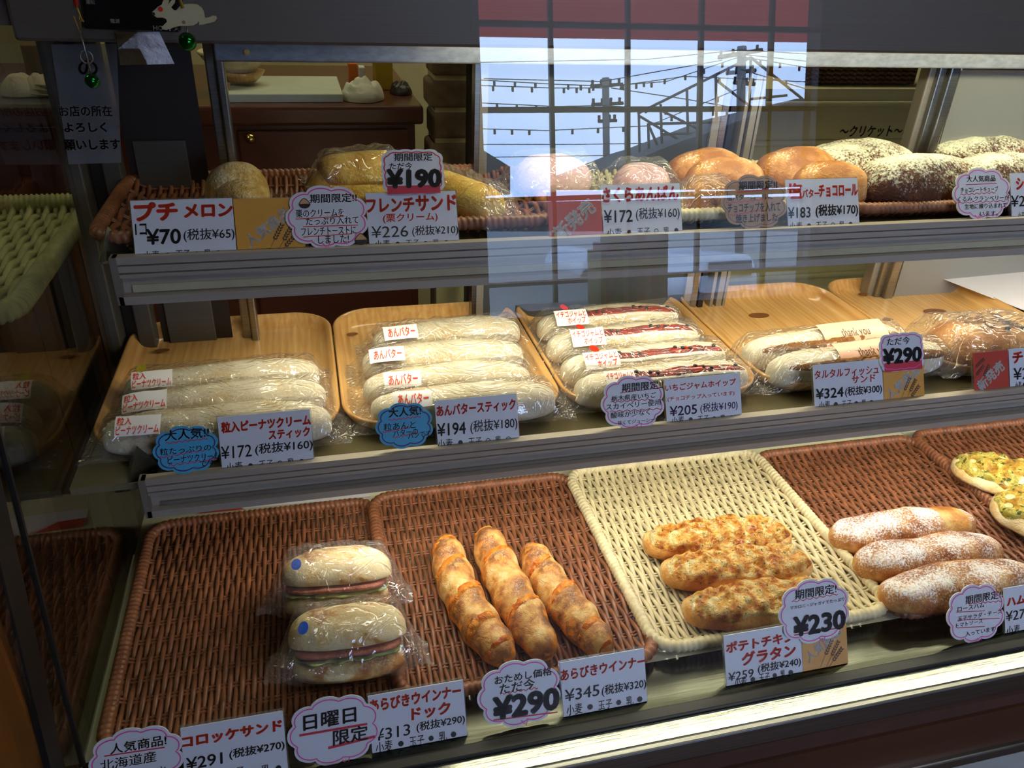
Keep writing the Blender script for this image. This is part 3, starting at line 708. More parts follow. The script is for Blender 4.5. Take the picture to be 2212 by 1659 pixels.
bo = bubble('t', 'E', 90, 495, 1085, 1262, 'cloud-shaped chestnut cream sign with two chestnut drawings, left of the french sandwich card', [
    ('T', 'k', 'E', '期間限定!!', (385, 715, 940, 590), .015), ('T', 'k', 'E', '栗のクリームを', (218, 890, 785, 775)), ('L', 'r', 'E', (215, 905, 790, 868)),
    ('T', 'k', 'E', 'たっぷり入れて', (340, 980, 965, 865)), ('L', 'r', 'E', (300, 995, 960, 975)), ('T', 'k', 'E', 'フレンチトーストに', (285, 1105, 930, 985)), ('L', 'r', 'E', (305, 1118, 890, 1078)),
    ('T', 'k', 'E', 'しました!', (485, 1200, 845, 1085))], tail=(590, 1262))
ink = {}; pl = Plane('t', .0022)
for spec in ((320, 722, 66), (995, 1150, 74)):
  ink = {}; chestnut(ink, pl, 'E', *spec)
  for k, gg in ink.items():
    for v in gg.v: v.x -= bo.matrix_world[0][3]; v.y -= (bo.matrix_world[2][3] - pl.o.z) / C_
    obj('chestnut_drawing' if k == 'c' else 'chestnut_outline', gg, M[INK[k]], bo, False)
price_card('t', 'E', 1045, 590, 2120, 570, 'white price card for the chestnut cream french sandwich, 226 yen, on the top shelf', [
    ('T', 'r', 'E', 'フレンチ', (1060, 835, 1625, 640), .03), ('T', 'r', 'E', 'サンド', (1655, 815, 2130, 605), .03), ('T', 'r', 'E', '(栗クリーム)', (1260, 955, 1905, 825), .012),
    ('T', 'k', 'E', '¥226', (1128, 1130, 1550, 975), .003), ('T', 'k', 'E', '(税抜¥210)', (1610, 1120, 2150, 965), .008)] + dots('k', 'E', 1205, 1180, 1160, 2040, h=100))
bubble('t', 'E', 1238, 65, 1990, 608, 'scalloped sign reading 190 yen with crimson bar, above the french sandwich card', [
    ('T', 'k', 'E', '期間限定', (1390, 215, 1840, 110), .015), ('T', 'k', 'E', 'ただ今', (1335, 305, 1605, 235), .015), ('T', 'k', 'E', '¥190', (1310, 530, 1950, 305), .055)],
    border='l', ns_=16, power=5, depth=.05, bar=(1305, 510, 1945, 590), n=.0026)
price_card('t', 'F', 180, 270, 875, 250, 'brick red new-item card on the top shelf beside the cherry bean bun card', [
    ('T', 'w', 'F', '新発売', (215, 745, 850, 520), .035, .66)], mat='redcard', name='promotional_card', cat='card')
price_card('t', 'F', 880, 190, 1900, 145, 'white price card for the cherry bean bun, 172 yen, on the top shelf', [
    ('T', 'r', 'F', 'さくらあんぱん', (900, 410, 1880, 175), .03), ('T', 'k', 'F', '¥172', (930, 670, 1285, 490), .015), ('T', 'k', 'F', '(税抜¥160)', (1340, 645, 1895, 455), .012)] + dots('k', 'F', 795, 760, 965, 1885, eggs=False, h=110))
bubble('t', 'G', 110, 160, 985, 895, 'brown kraft paper cloud sign about salted butter rolls with chocolate chips', [
    ('T', 'k', 'G', '期間限定!!', (340, 375, 850, 240), .03), ('L', 'l', 'G', (320, 408, 865, 345), .0011), ('T', 'k', 'G', '塩バターロールに', (180, 515, 790, 415), .015), ('W', 'l', 'G', (165, 545, 700, 495)),
    ('T', 'k', 'G', 'チョコチップを入れて', (198, 680, 890, 525), .015), ('W', 'l', 'G', (225, 710, 650, 640)), ('T', 'k', 'G', '焼き上げました。!', (305, 810, 950, 670), .018)], mat='kraft', border='k', bw=.0005, tail=(400, 890))
price_card('t', 'G', 965, 235, 1915, 212, 'white price card for the salted butter chocolate roll, 183 yen, on the top shelf', [
    ('T', 'r', 'G', '塩', (985, 495, 1180, 275), .035), ('T', 'r', 'G', 'バター', (1185, 480, 1410, 355), .025), ('T', 'r', 'G', 'チョコロール', (1405, 470, 1915, 285), .03),
    ('T', 'k', 'G', '¥183', (1000, 750, 1290, 590), .014), ('T', 'k', 'G', '(税抜¥170)', (1365, 745, 1920, 545), .025)] + dots('k', 'G', 855, 825, 1015, 1850, eggs=False, h=110))
bubble('t', 'H', 1270, 500, 2040, 1190, 'cloud sign about chocolate cube, walnut and cranberry on the top shelf at right', [
    ('T', 'k', 'H', '大人気商品', (1450, 695, 1830, 600), .015), ('L', 'l', 'H', (1440, 728, 1850, 712)), ('T', 'k', 'H', 'チョコレートキューブ', (1375, 835, 1865, 745), .015), ('W', 'l', 'H', (1370, 860, 1830, 830)),
    ('T', 'k', 'H', 'くるみ.クランベリーが', (1335, 950, 2015, 865), .012), ('W', 'l', 'H', (1335, 968, 1960, 940)), ('T', 'k', 'H', '生地に練り込まれて', (1425, 1055, 1980, 960), .012), ('T', 'k', 'H', 'います。', (1630, 1150, 1860, 1070), .012)], tail=(1600, 1190))
price_card('t', 'H', 2030, 580, 2600, 560, 'white price card cut by the right edge of the photo on the top shelf', [
    ('T', 'r', 'H', 'シナモン', (2105, 800, 2560, 620), .03), ('T', 'k', 'H', '¥216', (2040, 1010, 2400, 870), .012)] + dots('k', 'H', 1140, 1120, 2130, 2560, h=110))
# --- middle shelf
bubble('m', 'B1', 975, 1092, 1405, 1402, 'blue cloud sign for the peanut cream stick on the middle shelf', [
    ('T', 'k', 'B1', '大人気!!', (1055, 1195, 1335, 1100), .02), ('W', 'l', 'B1', (1060, 1208, 1330, 1175)), ('T', 'k', 'B1', '粒たっぷりの', (1025, 1285, 1350, 1210), .01), ('W', 'l', 'B1', (1020, 1300, 1310, 1250)),
    ('T', 'k', 'B1', 'ピーナツクリーム', (1075, 1340, 1405, 1260), .01), ('W', 'l', 'B1', (1080, 1350, 1390, 1305)), ('T', 'k', 'B1', 'です。', (1280, 1355, 1395, 1310), .01)], mat='bluecard', border='u')
price_card('m', 'B1', 1390, 1045, 1980, 985, 'white price card for the peanut cream stick, 172 yen, on the middle shelf', [
    ('T', 'r', 'B1', '粒入ピーナツクリーム', (1418, 1145, 1985, 1020), .035), ('T', 'r', 'B1', 'スティック', (1720, 1188, 1982, 1098), .03), ('T', 'k', 'B1', '¥172', (1420, 1310, 1605, 1210), .012),
    ('T', 'k', 'B1', '(税抜¥160)', (1635, 1285, 1998, 1180), .014)] + dots('k', 'B1', 1362, 1320, 1450, 1945, eggs=False, h=62))
bubble('m', 'B2', 208, 945, 582, 1242, 'blue cloud sign for the bean paste and butter stick on the middle shelf', [
    ('T', 'k', 'B2', '大人気!', (295, 1045, 500, 965), .025), ('W', 'l', 'B2', (295, 1060, 500, 1035)), ('T', 'k', 'B2', '粒あんと', (265, 1130, 465, 1062), .01), ('W', 'l', 'B2', (255, 1138, 430, 1105)),
    ('T', 'k', 'B2', 'バターの', (325, 1165, 480, 1108), .01), ('W', 'l', 'B2', (320, 1172, 485, 1140)), ('T', 'k', 'B2', 'パンです。', (420, 1180, 578, 1122), .01)], mat='bluecard', border='u')
price_card('m', 'B2', 588, 935, 1110, 888, 'white price card for the bean paste butter stick, 194 yen, on the middle shelf', [
    ('T', 'r', 'B2', 'あんバタースティック', (602, 1040, 1105, 920), .025), ('T', 'k', 'B2', '¥194', (610, 1165, 785, 1065), .018), ('T', 'k', 'B2', '(税抜¥180)', (820, 1150, 1115, 1035), .012)] + dots('k', 'B2', 1212, 1180, 610, 1075, eggs=False, milk=False, h=62))
bubble('m', 'B2', 1652, 770, 2062, 1120, 'pink-edged cloud sign about strawberries on the middle shelf', [
    ('T', 'k', 'B2', '期間限定!!', (1785, 868, 2050, 815), .015), ('L', 'l', 'B2', (1775, 885, 2045, 850)), ('T', 'k', 'B2', '栃木県産いちご', (1720, 940, 2005, 880), .01), ('W', 'l', 'B2', (1715, 945, 1980, 925)),
    ('T', 'k', 'B2', 'スカイベリー使用', (1685, 995, 2035, 925), .01), ('W', 'l', 'B2', (1710, 1005, 2045, 985)), ('T', 'k', 'B2', '酸味が少なく', (1715, 1045, 1965, 990), .008), ('T', 'k', 'B2', '甘くてジューシーな苺', (1760, 1092, 2055, 1035), .008)], tail=(1900, 1120))
price_card('m', 'B2', 2060, 800, 2540, 758, 'white price card for the strawberry jam whip stick, 205 yen, on the middle shelf', [
    ('T', 'r', 'B2', 'いちごジャムホイップ', (2065, 878, 2515, 790), .015), ('T', 'r', 'B2', '(チョコチップ入っています)', (2080, 945, 2505, 870), .006), ('T', 'u', 'B2', '¥205', (2095, 1030, 2265, 960), .014),
    ('T', 'u', 'B2', '(税抜¥190)', (2290, 1020, 2525, 930), .012)] + dots('k', 'B2', 1060, 1040, 2105, 2500, h=50))
price_card('m', 'B3', 842, 705, 1282, 672, 'white price card for the tartar fish sandwich, 324 yen, on the middle shelf', [
    ('T', 'r', 'B3', 'タルタルフィッシュ', (852, 800, 1260, 705), .012), ('T', 'r', 'B3', 'サンド', (1090, 820, 1240, 770), .014), ('T', 'k', 'B3', '¥324', (862, 925, 1035, 845), .022),
    ('T', 'k', 'B3', '(税抜¥300)', (1048, 915, 1280, 825), .014)] + dots('k', 'B3', 965, 945, 880, 1225, h=55))
pc = price_card('m', 'B3', 1286, 690, 1545, 660, 'mustard yellow popular-item card under the 290 yen sign on the middle shelf', [
    ('T', 'w', 'B3', '人気商品', (1290, 860, 1540, 775), .035, .62)], mat='orange', name='promotional_card', cat='card', n=-.0004)
pl = Plane('m', -.0004); g = Geo()
for a, b, r in ((1430, 860, 1.05), (1465, 868, 1.0), (1475, 900, .8)):
    u, v = pl.uv(*cpx('B3', a, b)); wheat(g, u, v, .017, r, .0005)
for v in g.v: v.x -= pc.matrix_world[0][3]; v.y -= (pc.matrix_world[2][3] - pl.o.z) / C_
obj('wheat_print', g, M['brownink'], pc, False)
bubble('m', 'I', 258, 925, 755, 1360, 'scalloped pink-edged sign reading 290 yen on the middle shelf', [
    ('T', 'k', 'I', 'ただ今', (340, 1075, 595, 965), .012), ('T', 'k', 'I', '¥290', (300, 1290, 725, 1070), .045)], ns_=15, power=5, depth=.05, bar=(310, 1270, 738, 1330))
pc = price_card('m', 'I', 1310, 1155, 1695, 1120, 'brick red new-item card with wheat ears on the middle shelf at right', [
    ('T', 'w', 'I', '新発売', (1330, 1510, 1670, 1310), .035, .62)], mat='redcard', name='promotional_card', cat='card')
g = Geo(); pl = Plane('m')
for a, b, r in ((1345, 1300, .6), (1350, 1390, .75), (1430, 1400, 1.0)):
    u, v = pl.uv(*cpx('I', a, b)); wheat(g, u, v, .016, r, .0005)
for v in g.v: v.x -= pc.matrix_world[0][3]; v.y -= (pc.matrix_world[2][3] - pl.o.z) / C_
obj('wheat_print', g, M['brownink'], pc, False)
price_card('m', 'I', 1705, 1110, 2160, 1070, 'white price card cut by the right edge of the photo on the middle shelf', [
    ('T', 'r', 'I', 'チョコ', (1745, 1270, 2120, 1115), .03), ('T', 'k', 'I', '¥237', (1760, 1440, 2100, 1310), .012)] + dots('k', 'I', 1520, 1490, 1775, 2120, h=90))
# --- bottom deck
bubble('b', 'C1', 560, 1395, 1185, 1800, 'pink-edged cloud sign at the bottom left corner about Hokkaido produce', [
    ('T', 'k', 'C1', '人気商品!', (705, 1555, 1065, 1460), .015), ('L', 'l', 'C1', (668, 1582, 1055, 1525), .0011), ('T', 'k', 'C1', '北海道産', (640, 1655, 1000, 1570), .01), ('T', 'k', 'C1', 'と', (1030, 1700, 1060, 1640), .01)])
price_card('b', 'C1', 1152, 1405, 1808, 1295, 'white price card for the croquette sandwich, 291 yen, on the deck at left', [
    ('T', 'r', 'C1', 'コロッケサンド', (1160, 1535, 1805, 1345), .035), ('T', 'k', 'C1', '¥291', (1195, 1655, 1425, 1570), .014), ('T', 'k', 'C1', '(税抜¥270)', (1470, 1610, 1818, 1475), .022)] + dots('k', 'C1', 1710, 1655, 1205, 1800, h=75), h=.064)
bubble('b', 'C1', 1832, 1195, 2440, 1640, 'pink-edged cloud sign for Sundays only on the deck beside the sausage bun card', [
    ('T', 'k', 'C1', '日曜日', (1940, 1410, 2280, 1275), .022), ('L', 'l', 'C1', (1915, 1450, 2350, 1375), .0022), ('T', 'k', 'C1', '限定', (2130, 1500, 2350, 1395), .018), ('L', 'l', 'C1', (2100, 1530, 2400, 1455), .0026)], tail=(2220, 1640))
price_card('b', 'C2', 160, 1195, 770, 1100, 'white price card for the coarse sausage bun, 313 yen, on the deck', [
    ('T', 'r', 'C2', 'あらびきウインナー', (175, 1305, 755, 1120), .03), ('T', 'r', 'C2', 'ドック', (440, 1350, 690, 1235), .03), ('T', 'k', 'C2', '¥313', (205, 1480, 430, 1380), .008),
    ('T', 'k', 'C2', '(税抜¥290)', (475, 1435, 780, 1310), .014)] + dots('k', 'C2', 1530, 1440, 215, 725, h=75), h=.064)
bubble('b', 'C2', 858, 965, 1402, 1395, 'pink-edged cloud sign reading 290 yen trial price on the deck', [
    ('T', 'k', 'C2', 'おためし価格', (972, 1110, 1338, 1025), .014), ('T', 'k', 'C2', 'ただ今', (1005, 1170, 1230, 1100), .014), ('W', 'l', 'C2', (1010, 1185, 1250, 1145)), ('T', 'k', 'C2', '¥290', (965, 1335, 1385, 1155), .05), ('L', 'l', 'C2', (965, 1352, 1375, 1300), .0014)], tail=(1170, 1385))
price_card('b', 'C2', 1390, 985, 1928, 893, 'white price card for the coarse sausage stick, 345 yen, on the deck', [
    ('T', 'r', 'C2', 'あらびきウインナー', (1395, 1105, 1935, 935), .022), ('T', 'k', 'C2', '¥345', (1425, 1228, 1640, 1125), .012), ('T', 'k', 'C2', '(税抜¥320)', (1660, 1205, 1940, 1080), .014)] + dots('k', 'C2', 1290, 1215, 1435, 1915, h=72), h=.064)
price_card('b', 'C3', 270, 800, 765, 742, 'white price card for the potato chicken gratin bread, 259 yen, on the deck', [
    ('T', 'r', 'C3', 'ポテトチキン', (285, 925, 720, 780), .03), ('T', 'r', 'C3', 'グラタン', (385, 995, 730, 870), .03), ('T', 'k', 'C3', '¥259', (302, 1105, 460, 1020), .012),
    ('T', 'k', 'C3', '(税抜¥240)', (490, 1060, 762, 945), .014)] + dots('k', 'C3', 1112, 1045, 342, 710, h=62), h=.066)
pc = price_card('b', 'C3', 762, 770, 1052, 700, 'mustard yellow popular-item card on the deck beside the gratin bread card', [
    ('T', 'w', 'C3', '人気商品', (775, 905, 1030, 830), .035, .55)], mat='orange', name='promotional_card', cat='card', h=.066)
g = Geo(); pl = Plane('b')
for a, b, r in ((925, 925, 1.05), (965, 930, 1.0), (975, 965, .8)):
    u, v = pl.uv(*cpx('C3', a, b)); wheat(g, u, v, .018, r, .0005)
for v in g.v: v.x -= pc.matrix_world[0][3]; v.y -= (pc.matrix_world[2][3] - pl.o.z) / C_
obj('wheat_print', g, M['brownink'], pc, False)
bubble('b', 'C3', 620, 445, 1078, 860, 'pink-edged cloud sign reading 230 yen above the gratin bread card', [
    ('T', 'k', 'C3', '期間限定!', (725, 570, 990, 490), .014), ('W', 'r', 'C3', (705, 595, 1000, 545)), ('T', 'k', 'C3', 'マカロニ・ジャガイモたっぷり', (695, 640, 1040, 572), .008), ('T', 'k', 'C3', '¥230', (718, 805, 1048, 655), .045), ('L', 'l', 'C3', (720, 808, 1035, 758), .0012)], tail=(905, 858))
bubble('b', 'C3', 1695, 480, 2070, 858, 'pink-edged cloud sign listing ham, egg salad, cheese and tomato sauce on the deck', [
    ('T', 'k', 'C3', '期間限定!!', (1815, 590, 2055, 538), .012), ('W', 'l', 'C3', (1820, 608, 2050, 590)), ('T', 'k', 'C3', 'ロースハム', (1765, 650, 1935, 608), .012), ('L', 'l', 'C3', (1755, 662, 1940, 652)), ('T', 'k', 'C3', '玉子サラダ・チーズ', (1765, 705, 2050, 655), .01), ('L', 'l', 'C3', (1765, 712, 2035, 700)),
    ('T', 'k', 'C3', 'トマトソース', (1755, 752, 1925, 712), .012), ('L', 'l', 'C3', (1760, 762, 1940, 752)), ('T', 'k', 'C3', '入っています', (1815, 808, 2005, 760), .012)], tail=(1910, 856))
price_card('b', 'C3', 2062, 505, 2560, 430, 'white price card for the ham bread, cut by the right edge of the photo', [
    ('T', 'r', 'C3', 'ハムたまサンド', (2080, 615, 2500, 505), .03), ('T', 'k', 'C3', '¥270', (2075, 710, 2235, 640), .012)] + dots('k', 'C3', 780, 720, 2080, 2500, h=62), h=.064)

# ---------------------------------------------------------------- breads
def loaf_fn(L, W, H, seed=0, p=2.6, bend=0, amp=.06, zb=.34, twist=0, knob=0, taper=0, arch=0, zoff=0, fr=1.0):
    def f(a, b, lift=0.0):
        s = -math.cos(PI * a); r = max(0.0, 1 - abs(s)**p) ** (1/p) if 0 < a < 1 else 0
        w = 2*PI*b; c, d = math.cos(w), math.sin(w); cw = math.copysign(abs(c)**.85, c); k = 1 + taper * s
        if knob: k *= 1 + knob * math.sin(s * twist + 1.2 * c)
        x = s * L/2; y = cw * (W/2 * r * k)
        z = zb*H + (H*(1-zb)*d*(r**.8) if d > 0 else zb*H*d*(r**.6)) * (k if d > 0 else 1)
        q = noise.noise(Vector((x*22*fr + seed*7.3, y*24*fr, z*24*fr))) * amp + noise.noise(Vector((x*60*fr + seed, y*60*fr, z*60*fr + seed*3))) * amp * .4
        y = y * (1 + q) + cw * lift; z = z * (1 + q) + d * lift if d > 0 else z
        return Vector((x, y + bend * (1 - s*s), max(z, 0) + arch * (1 - s*s) + zoff))
    return f
def loaf_geo(f, nu=48, nv=30): return Geo().grid(lambda a, b: f(a, b), nu, nv, cv=True)
def patch(f, a0, a1, b0, b1, nu, nv, lift, seed=0, ragged=.25, lump=.0, fq=60):
    def h(s, t):
        wob = ragged * noise.noise(Vector((s*5 + seed, t*2, seed*1.7))); wob2 = ragged * noise.noise(Vector((s*7, seed + 9, t)))
        m = (b0 + b1)/2; hw = (b1 - b0)/2 * (1 + wob) * (1 - abs(2*s - 1)**6 * .5)
        a = a0 + (a1 - a0) * s + (a1 - a0) * .12 * wob2; b = m + (2*t - 1) * hw
        e = min(1, 4*min(s, 1-s)) * min(1, 4*min(t, 1-t)); e = e * (2 - e)
        p = f(a, b); l = lift * e - .0006 + lump * max(0, e) * noise.noise(Vector((p.x*fq + seed, p.y*fq, p.z*fq)))
        return f(a, b, l)
    return Geo().grid(h, nu, nv)
def film_fn(L, W, H, seed=0, fin=.018, crink=.004, zb=.3, zoff=0):
    T = L/2 + fin
    def f(a, b, lift=0.0):
        x = -T + 2*T*a; e = min(1, max(0.0, (abs(x) - (L/2 - .018)) / (fin + .018))); sm = e*e*(3-2*e)
        w = 2*PI*b; c, d = math.cos(w), math.sin(w); ww = W/2 * (1 - .12*sm); h = H * (1 - sm) + .0012 * sm; zc = (zb*H) * (1 - sm*.6)
        y = math.copysign(abs(c)**.75, c) * ww; z = zc + (h - zb*h) * d if d > 0 else zc + min(zc, zb*h) * d
        n = abs(noise.noise(Vector((x*38 + seed*5, y*46, z*46 + seed)))) * crink * (1 + 1.2*sm) - crink*.25
        n2 = noise.noise(Vector((x*95 + seed, c*4, d*4))) * crink * .35
        y += c * (n + n2 + lift); z += d * (n + n2 + lift) if d > 0 else 0
        if e > .6: z += abs(noise.noise(Vector((y*70 + seed, x*20, 1)))) * .008 * (e - .5)
        return Vector((x + noise.noise(Vector((y*60, seed, 4))) * .003 * sm, y, max(z, .0003) + zoff))
    f.T = T; f.L = L
    return f
def sticker(parent, f, x0, x1, w0, w1, texts, mat='sticker', ink='redink', name='label_sticker', label=None, nx=14, nw=8):
    """a paper label following the film: x fractions of the bread, angles (degrees, 90 is the top, 180 the viewer's side)"""
    A = lambda x: (x * f.L - f.L/2 + f.T) / (2 * f.T)
    # a smooth carrier so the label does not crinkle: blend of film points on a coarse patch
    cs = [[f(A(x0 + (x1-x0)*i/3), (w0 + (w1-w0)*j/3) / 360, .0012) for j in range(4)] for i in range(4)]
    top = max(0.0, 0)
    def P(s, t, up=0.0):
        def cr(t): return [(1-t)**3, 3*t*(1-t)**2, 3*t*t*(1-t), t**3]
        bs, bt = cr(s), cr(t); p = Vector((0, 0, 0))
        for i in range(4):
            for j in range(4): p += cs[i][j] * (bs[i]*bt[j])
        w = math.radians(w0 + (w1-w0)*t); n = Vector((0, math.cos(w), math.sin(w))); return p + n * (.0022 + up)
    if name == 'round_sticker':
        g = Geo(); g.v = [P(.5, .5)] + [P(.5 + .5*math.cos(2*PI*i/20), .5 + .5*math.sin(2*PI*i/20)) for i in range(20)]; g.f = [(0, 1+i, 1+(i+1) % 20) for i in range(20)]
        o = obj(name, g, M[mat], parent, False)
    else:
        o = obj(name, Geo().grid(lambda s, t: P(s, t), nx, nw), M[mat], parent)
    if label: o['label'] = label
    for s, (u0, v0, u1, v1), b in texts:
        g = Geo(); put_text(g, s, u0, v0, u1, v1, 0, b) if False else None
        vs, fs = text_geo(s, b, 0); ax, bx = min(v.x for v in vs), max(v.x for v in vs); ay, by = min(v.y for v in vs), max(v.y for v in vs)
        g.add([P(u0 + (v.x-ax)/(bx-ax)*(u1-u0), 1 - (v0 + (v.y-ay)/(by-ay)*(v1-v0)), .0004) for v in vs], fs)
        obj('lettering', g, M[ink], o, False)
    return o
def chips(parent, f, spots, r=.0028):
    for i, (a, b) in enumerate(spots):
        p = f(a, b, .002); g = Geo()
        g.grid(lambda s, t: (p.x + r*math.sin(PI*s)*math.cos(2*PI*t), p.y + r*math.sin(PI*s)*math.sin(2*PI*t), p.z + r*.8*math.cos(PI*s)), 6, 8, cv=True)
        obj('chocolate_chip', g, M['choc'], parent)

def stick(kind, a, b, seed, label, stick_pos, dot=None, group=None, jam=None, W=.055, H=.042, zbase=ZM+.0048):
    c, L, rz = lay(a, b, zbase + .022)
    t = thing({'p': 'peanut_cream_bread_stick', 'a': 'bean_butter_bread_stick', 'j': 'strawberry_jam_bread_stick', 'f': 'fish_sandwich'}[kind], label, 'bread' if kind != 'f' else 'sandwich', (c.x, c.y, zbase), rz, group)
    f = loaf_fn(L, W, H, seed, 3.0, random.uniform(-.003, .003), .05, .36, 3.5, .02); obj('bun', loaf_geo(f), M['whitebun'], t)
    F = film_fn(L + .008, W + .006, H + .003, seed, .016, .0045)
    if kind == 'j':
        obj('jam_filling', patch(f, .22, .90, .26, .335, 60, 8, .0022, seed, .5, .002), M['jam'], t)
        obj('whipped_cream', patch(f, .25, .86, .325, .365, 50, 5, .0018, seed + 4, .4), M['cream'], t)
        chips(t, f, [(x, .29 + .012*(k % 3 - 1)) for k, x in enumerate((.38, .43, .455, .60, .63, .66, .80))])
    if kind == 'f':
        obj('fried_fish', patch(f, .16, .95, .335, .42, 60, 8, .004, seed, .35, .003, 120), M['fried'], t)
    obj('clear_bag', Geo().grid(lambda a, b: F(a, b), 50, 30, cv=True), M['film'], t)
    x0, x1 = stick_pos
    if kind == 'p': sticker(t, F, x0, x1, 100, 140, [('粒入', (.04, .5, .36, .92), .02), ('ピーナツクリーム', (.03, .06, .97, .48), .02)])
    if kind == 'a': sticker(t, F, x0, x1, 102, 138, [('あんバター', (.12, .15, .92, .82), .02)])
    if kind == 'j': sticker(t, F, x0, x1, 100, 142, [('イチゴジャムと', (.04, .5, .96, .92), .015), ('ホイップ', (.35, .08, .92, .48), .015)])
    if kind == 'f': sticker(t, F, x0, x1, 88, 158, [('thank you', (.28, .36, .72, .74), .0), ('FOR YOUR PURCHASE', (.62, .18, .94, .30), .0)], 'peach', 'brownink')
    if dot: sticker(t, F, dot[0], dot[0] + .045, dot[1] - 11, dot[1] + 11, [], dot[2], name='round_sticker', label=dot[3])
    return t
pos = ['rearmost on the leftmost wooden tray', 'in the middle of the leftmost wooden tray', 'frontmost on the leftmost wooden tray, behind the blue sign']
for i, (a, b, sp) in enumerate((((267, 842), (690, 803), (.08, .27)), ((262, 886), (704, 850), (.05, .25)), ((222, 940), (716, 905), (.10, .28)))):
    stick('p', a, b, i + 1, 'wrapped peanut cream bread stick, ' + pos[i], sp, ((.10, 92, 'yeldot', 'olive yellow round sticker') if i == 0 else None), 'peanut cream bread sticks')
pos = ['rearmost on the second wooden tray', 'second from the back on the second wooden tray', 'third from the back on the second wooden tray', 'frontmost on the second wooden tray, behind the 194 yen card']
for i, (a, b, sp) in enumerate((((804, 741), (1121, 710), (.08, .29)), ((782, 785), (1128, 762), (.06, .26)), ((784, 842), (1145, 812), (.13, .33)), ((800, 884), (1198, 856), (.13, .32)))):
    stick('a', a, b, i + 11, 'wrapped bean butter stick, ' + pos[i], sp, None, 'bean butter bread sticks')
pos = ['rearmost on the third wooden tray', 'second from the back on the third wooden tray', 'third from the back on the third wooden tray', 'frontmost on the third wooden tray, behind the 205 yen card']
for i, (a, b, sp) in enumerate((((1162, 707), (1462, 682), (.10, .31)), ((1182, 752), (1506, 722), (.13, .33)), ((1213, 800), (1563, 765), (.11, .30)), ((1243, 843), (1612, 806), (.14, .30)))):
    stick('j', a, b, i + 21, 'wrapped strawberry jam stick, ' + pos[i], sp, ((sp[0] + .06, 90, 'reddot', 'red round sticker') if i < 3 else None), 'strawberry jam bread sticks')
pos = ['rear one on the fourth wooden tray', 'front one on its tray, behind the 324 yen card']
for i, (a, b, sp) in enumerate((((1607, 766), (1936, 728), (.43, .83)), ((1661, 803), (2030, 764), (.33, .70)))):
    stick('f', a, b, i + 31, 'wrapped fish sandwich, peach sticker, ' + pos[i], sp, None, 'fish sandwiches', W=.056, H=.046)

def plainloaf(name, a, b, W, H, z, mat, label, seed=0, group=None, wrap=None, cat='bread', part_='crust', top=None, **k):
    c, L, rz = lay(a, b, z + H*.45)
    t = thing(name, label, cat, (c.x, c.y, z), rz, group); f = loaf_fn(L, W, H, seed, **k)
    obj(part_, loaf_geo(f, 60, 36), M[mat], t)
    if top: top(t, f)
    if wrap:
        F = film_fn(L + .012, W + .012, H + .006, seed, wrap, .006); obj('clear_bag', Geo().grid(lambda a, b: F(a, b), 46, 30, cv=True), M['film2'], t)
    return t
# round wrapped loaf with dark topping on the last tray
def mush(t, f):
    obj('dark_topping', patch(f, .35, .98, .10, .30, 50, 24, .0035, 5, .4, .004, 70), M['mush'], t)
    chips(t, f, [(.6, .27), (.72, .29), (.78, .31), (.85, .27), (.55, .31)], .004)
plainloaf('round_bread', (2014, 748), (2214, 734), .105, .058, ZM+.0048, 'sugar', 'round wrapped sugar-dusted loaf with dark chocolate topping on the last wooden tray', 3, wrap=.012, p=2.1, zb=.3, top=mush)

# three cheese sausage rolls
ZB1 = ZD + .009
def bands(lst):
    def go(t, f):
        for k, (a, s) in enumerate(lst):
            fn = (lambda s_, t_, a=a: None)
            g = f
            def sk(aa, bb, lift=0.0, a=a, s=s): return g(min(.985, max(.015, aa + s * (bb - .27))), bb, lift)
            obj('melted_cheese', patch(sk, a - .020, a + .020, .10, .49, 14, 40, .0014, a*13, .75, .0026, 150), M['cheese'], t)
    return go
GS = 'cheese sausage rolls'
plainloaf('cheese_sausage_roll', (960, 1165), (1098, 1425), .047, .042, ZB1 + .003, 'roll', 'long baked sausage roll with cheese bands, leftmost of the three', 1, GS, part_='dough', top=bands([(.18, .16), (.36, .15), (.53, .14), (.69, .13), (.84, .16)]), p=3.2, bend=-.012, amp=.06, knob=.06, twist=17)
plainloaf('cheese_sausage_roll', (1045, 1148), (1183, 1412), .048, .043, ZB1 + .003, 'roll', 'long baked sausage roll with cheese bands, middle of the three', 2, GS, part_='dough', top=bands([(.12, .05), (.36, .14), (.64, .12)]), p=3.2, bend=-.004, amp=.06, knob=.06, twist=15)
plainloaf('cheese_sausage_roll', (1140, 1183), (1312, 1408), .045, .041, ZB1 + .003, 'roll', 'long baked sausage roll with cheese bands, rightmost of the three', 3, GS, part_='dough', top=bands([(.33, .15), (.52, .14), (.74, .13), (.93, .12)]), p=3.2, bend=-.005, amp=.06, knob=.06, twist=16)
# gratin breads
def grat(t, f): obj('cheese_topping', patch(f, .09, .93, .10, .43, 110, 56, .0040, t.location.x*9, .3, .0075, 95), M['gratin'], t)
for i, (a, b) in enumerate((((1392, 1177), (1704, 1150)), ((1430, 1240), (1748, 1213)), ((1478, 1322), (1800, 1285)))):
    plainloaf('grilled_cheese_bread', a, b, .062, .032, ZB1 + .005, 'gbase', 'grilled cheese bread on the cream basket, ' + ('rearmost of three', 'middle of three', 'frontmost, behind the 230 yen sign')[i], i + 5, 'grilled cheese breads', top=grat, p=3.2, amp=.10, zb=.4, part_='dough')
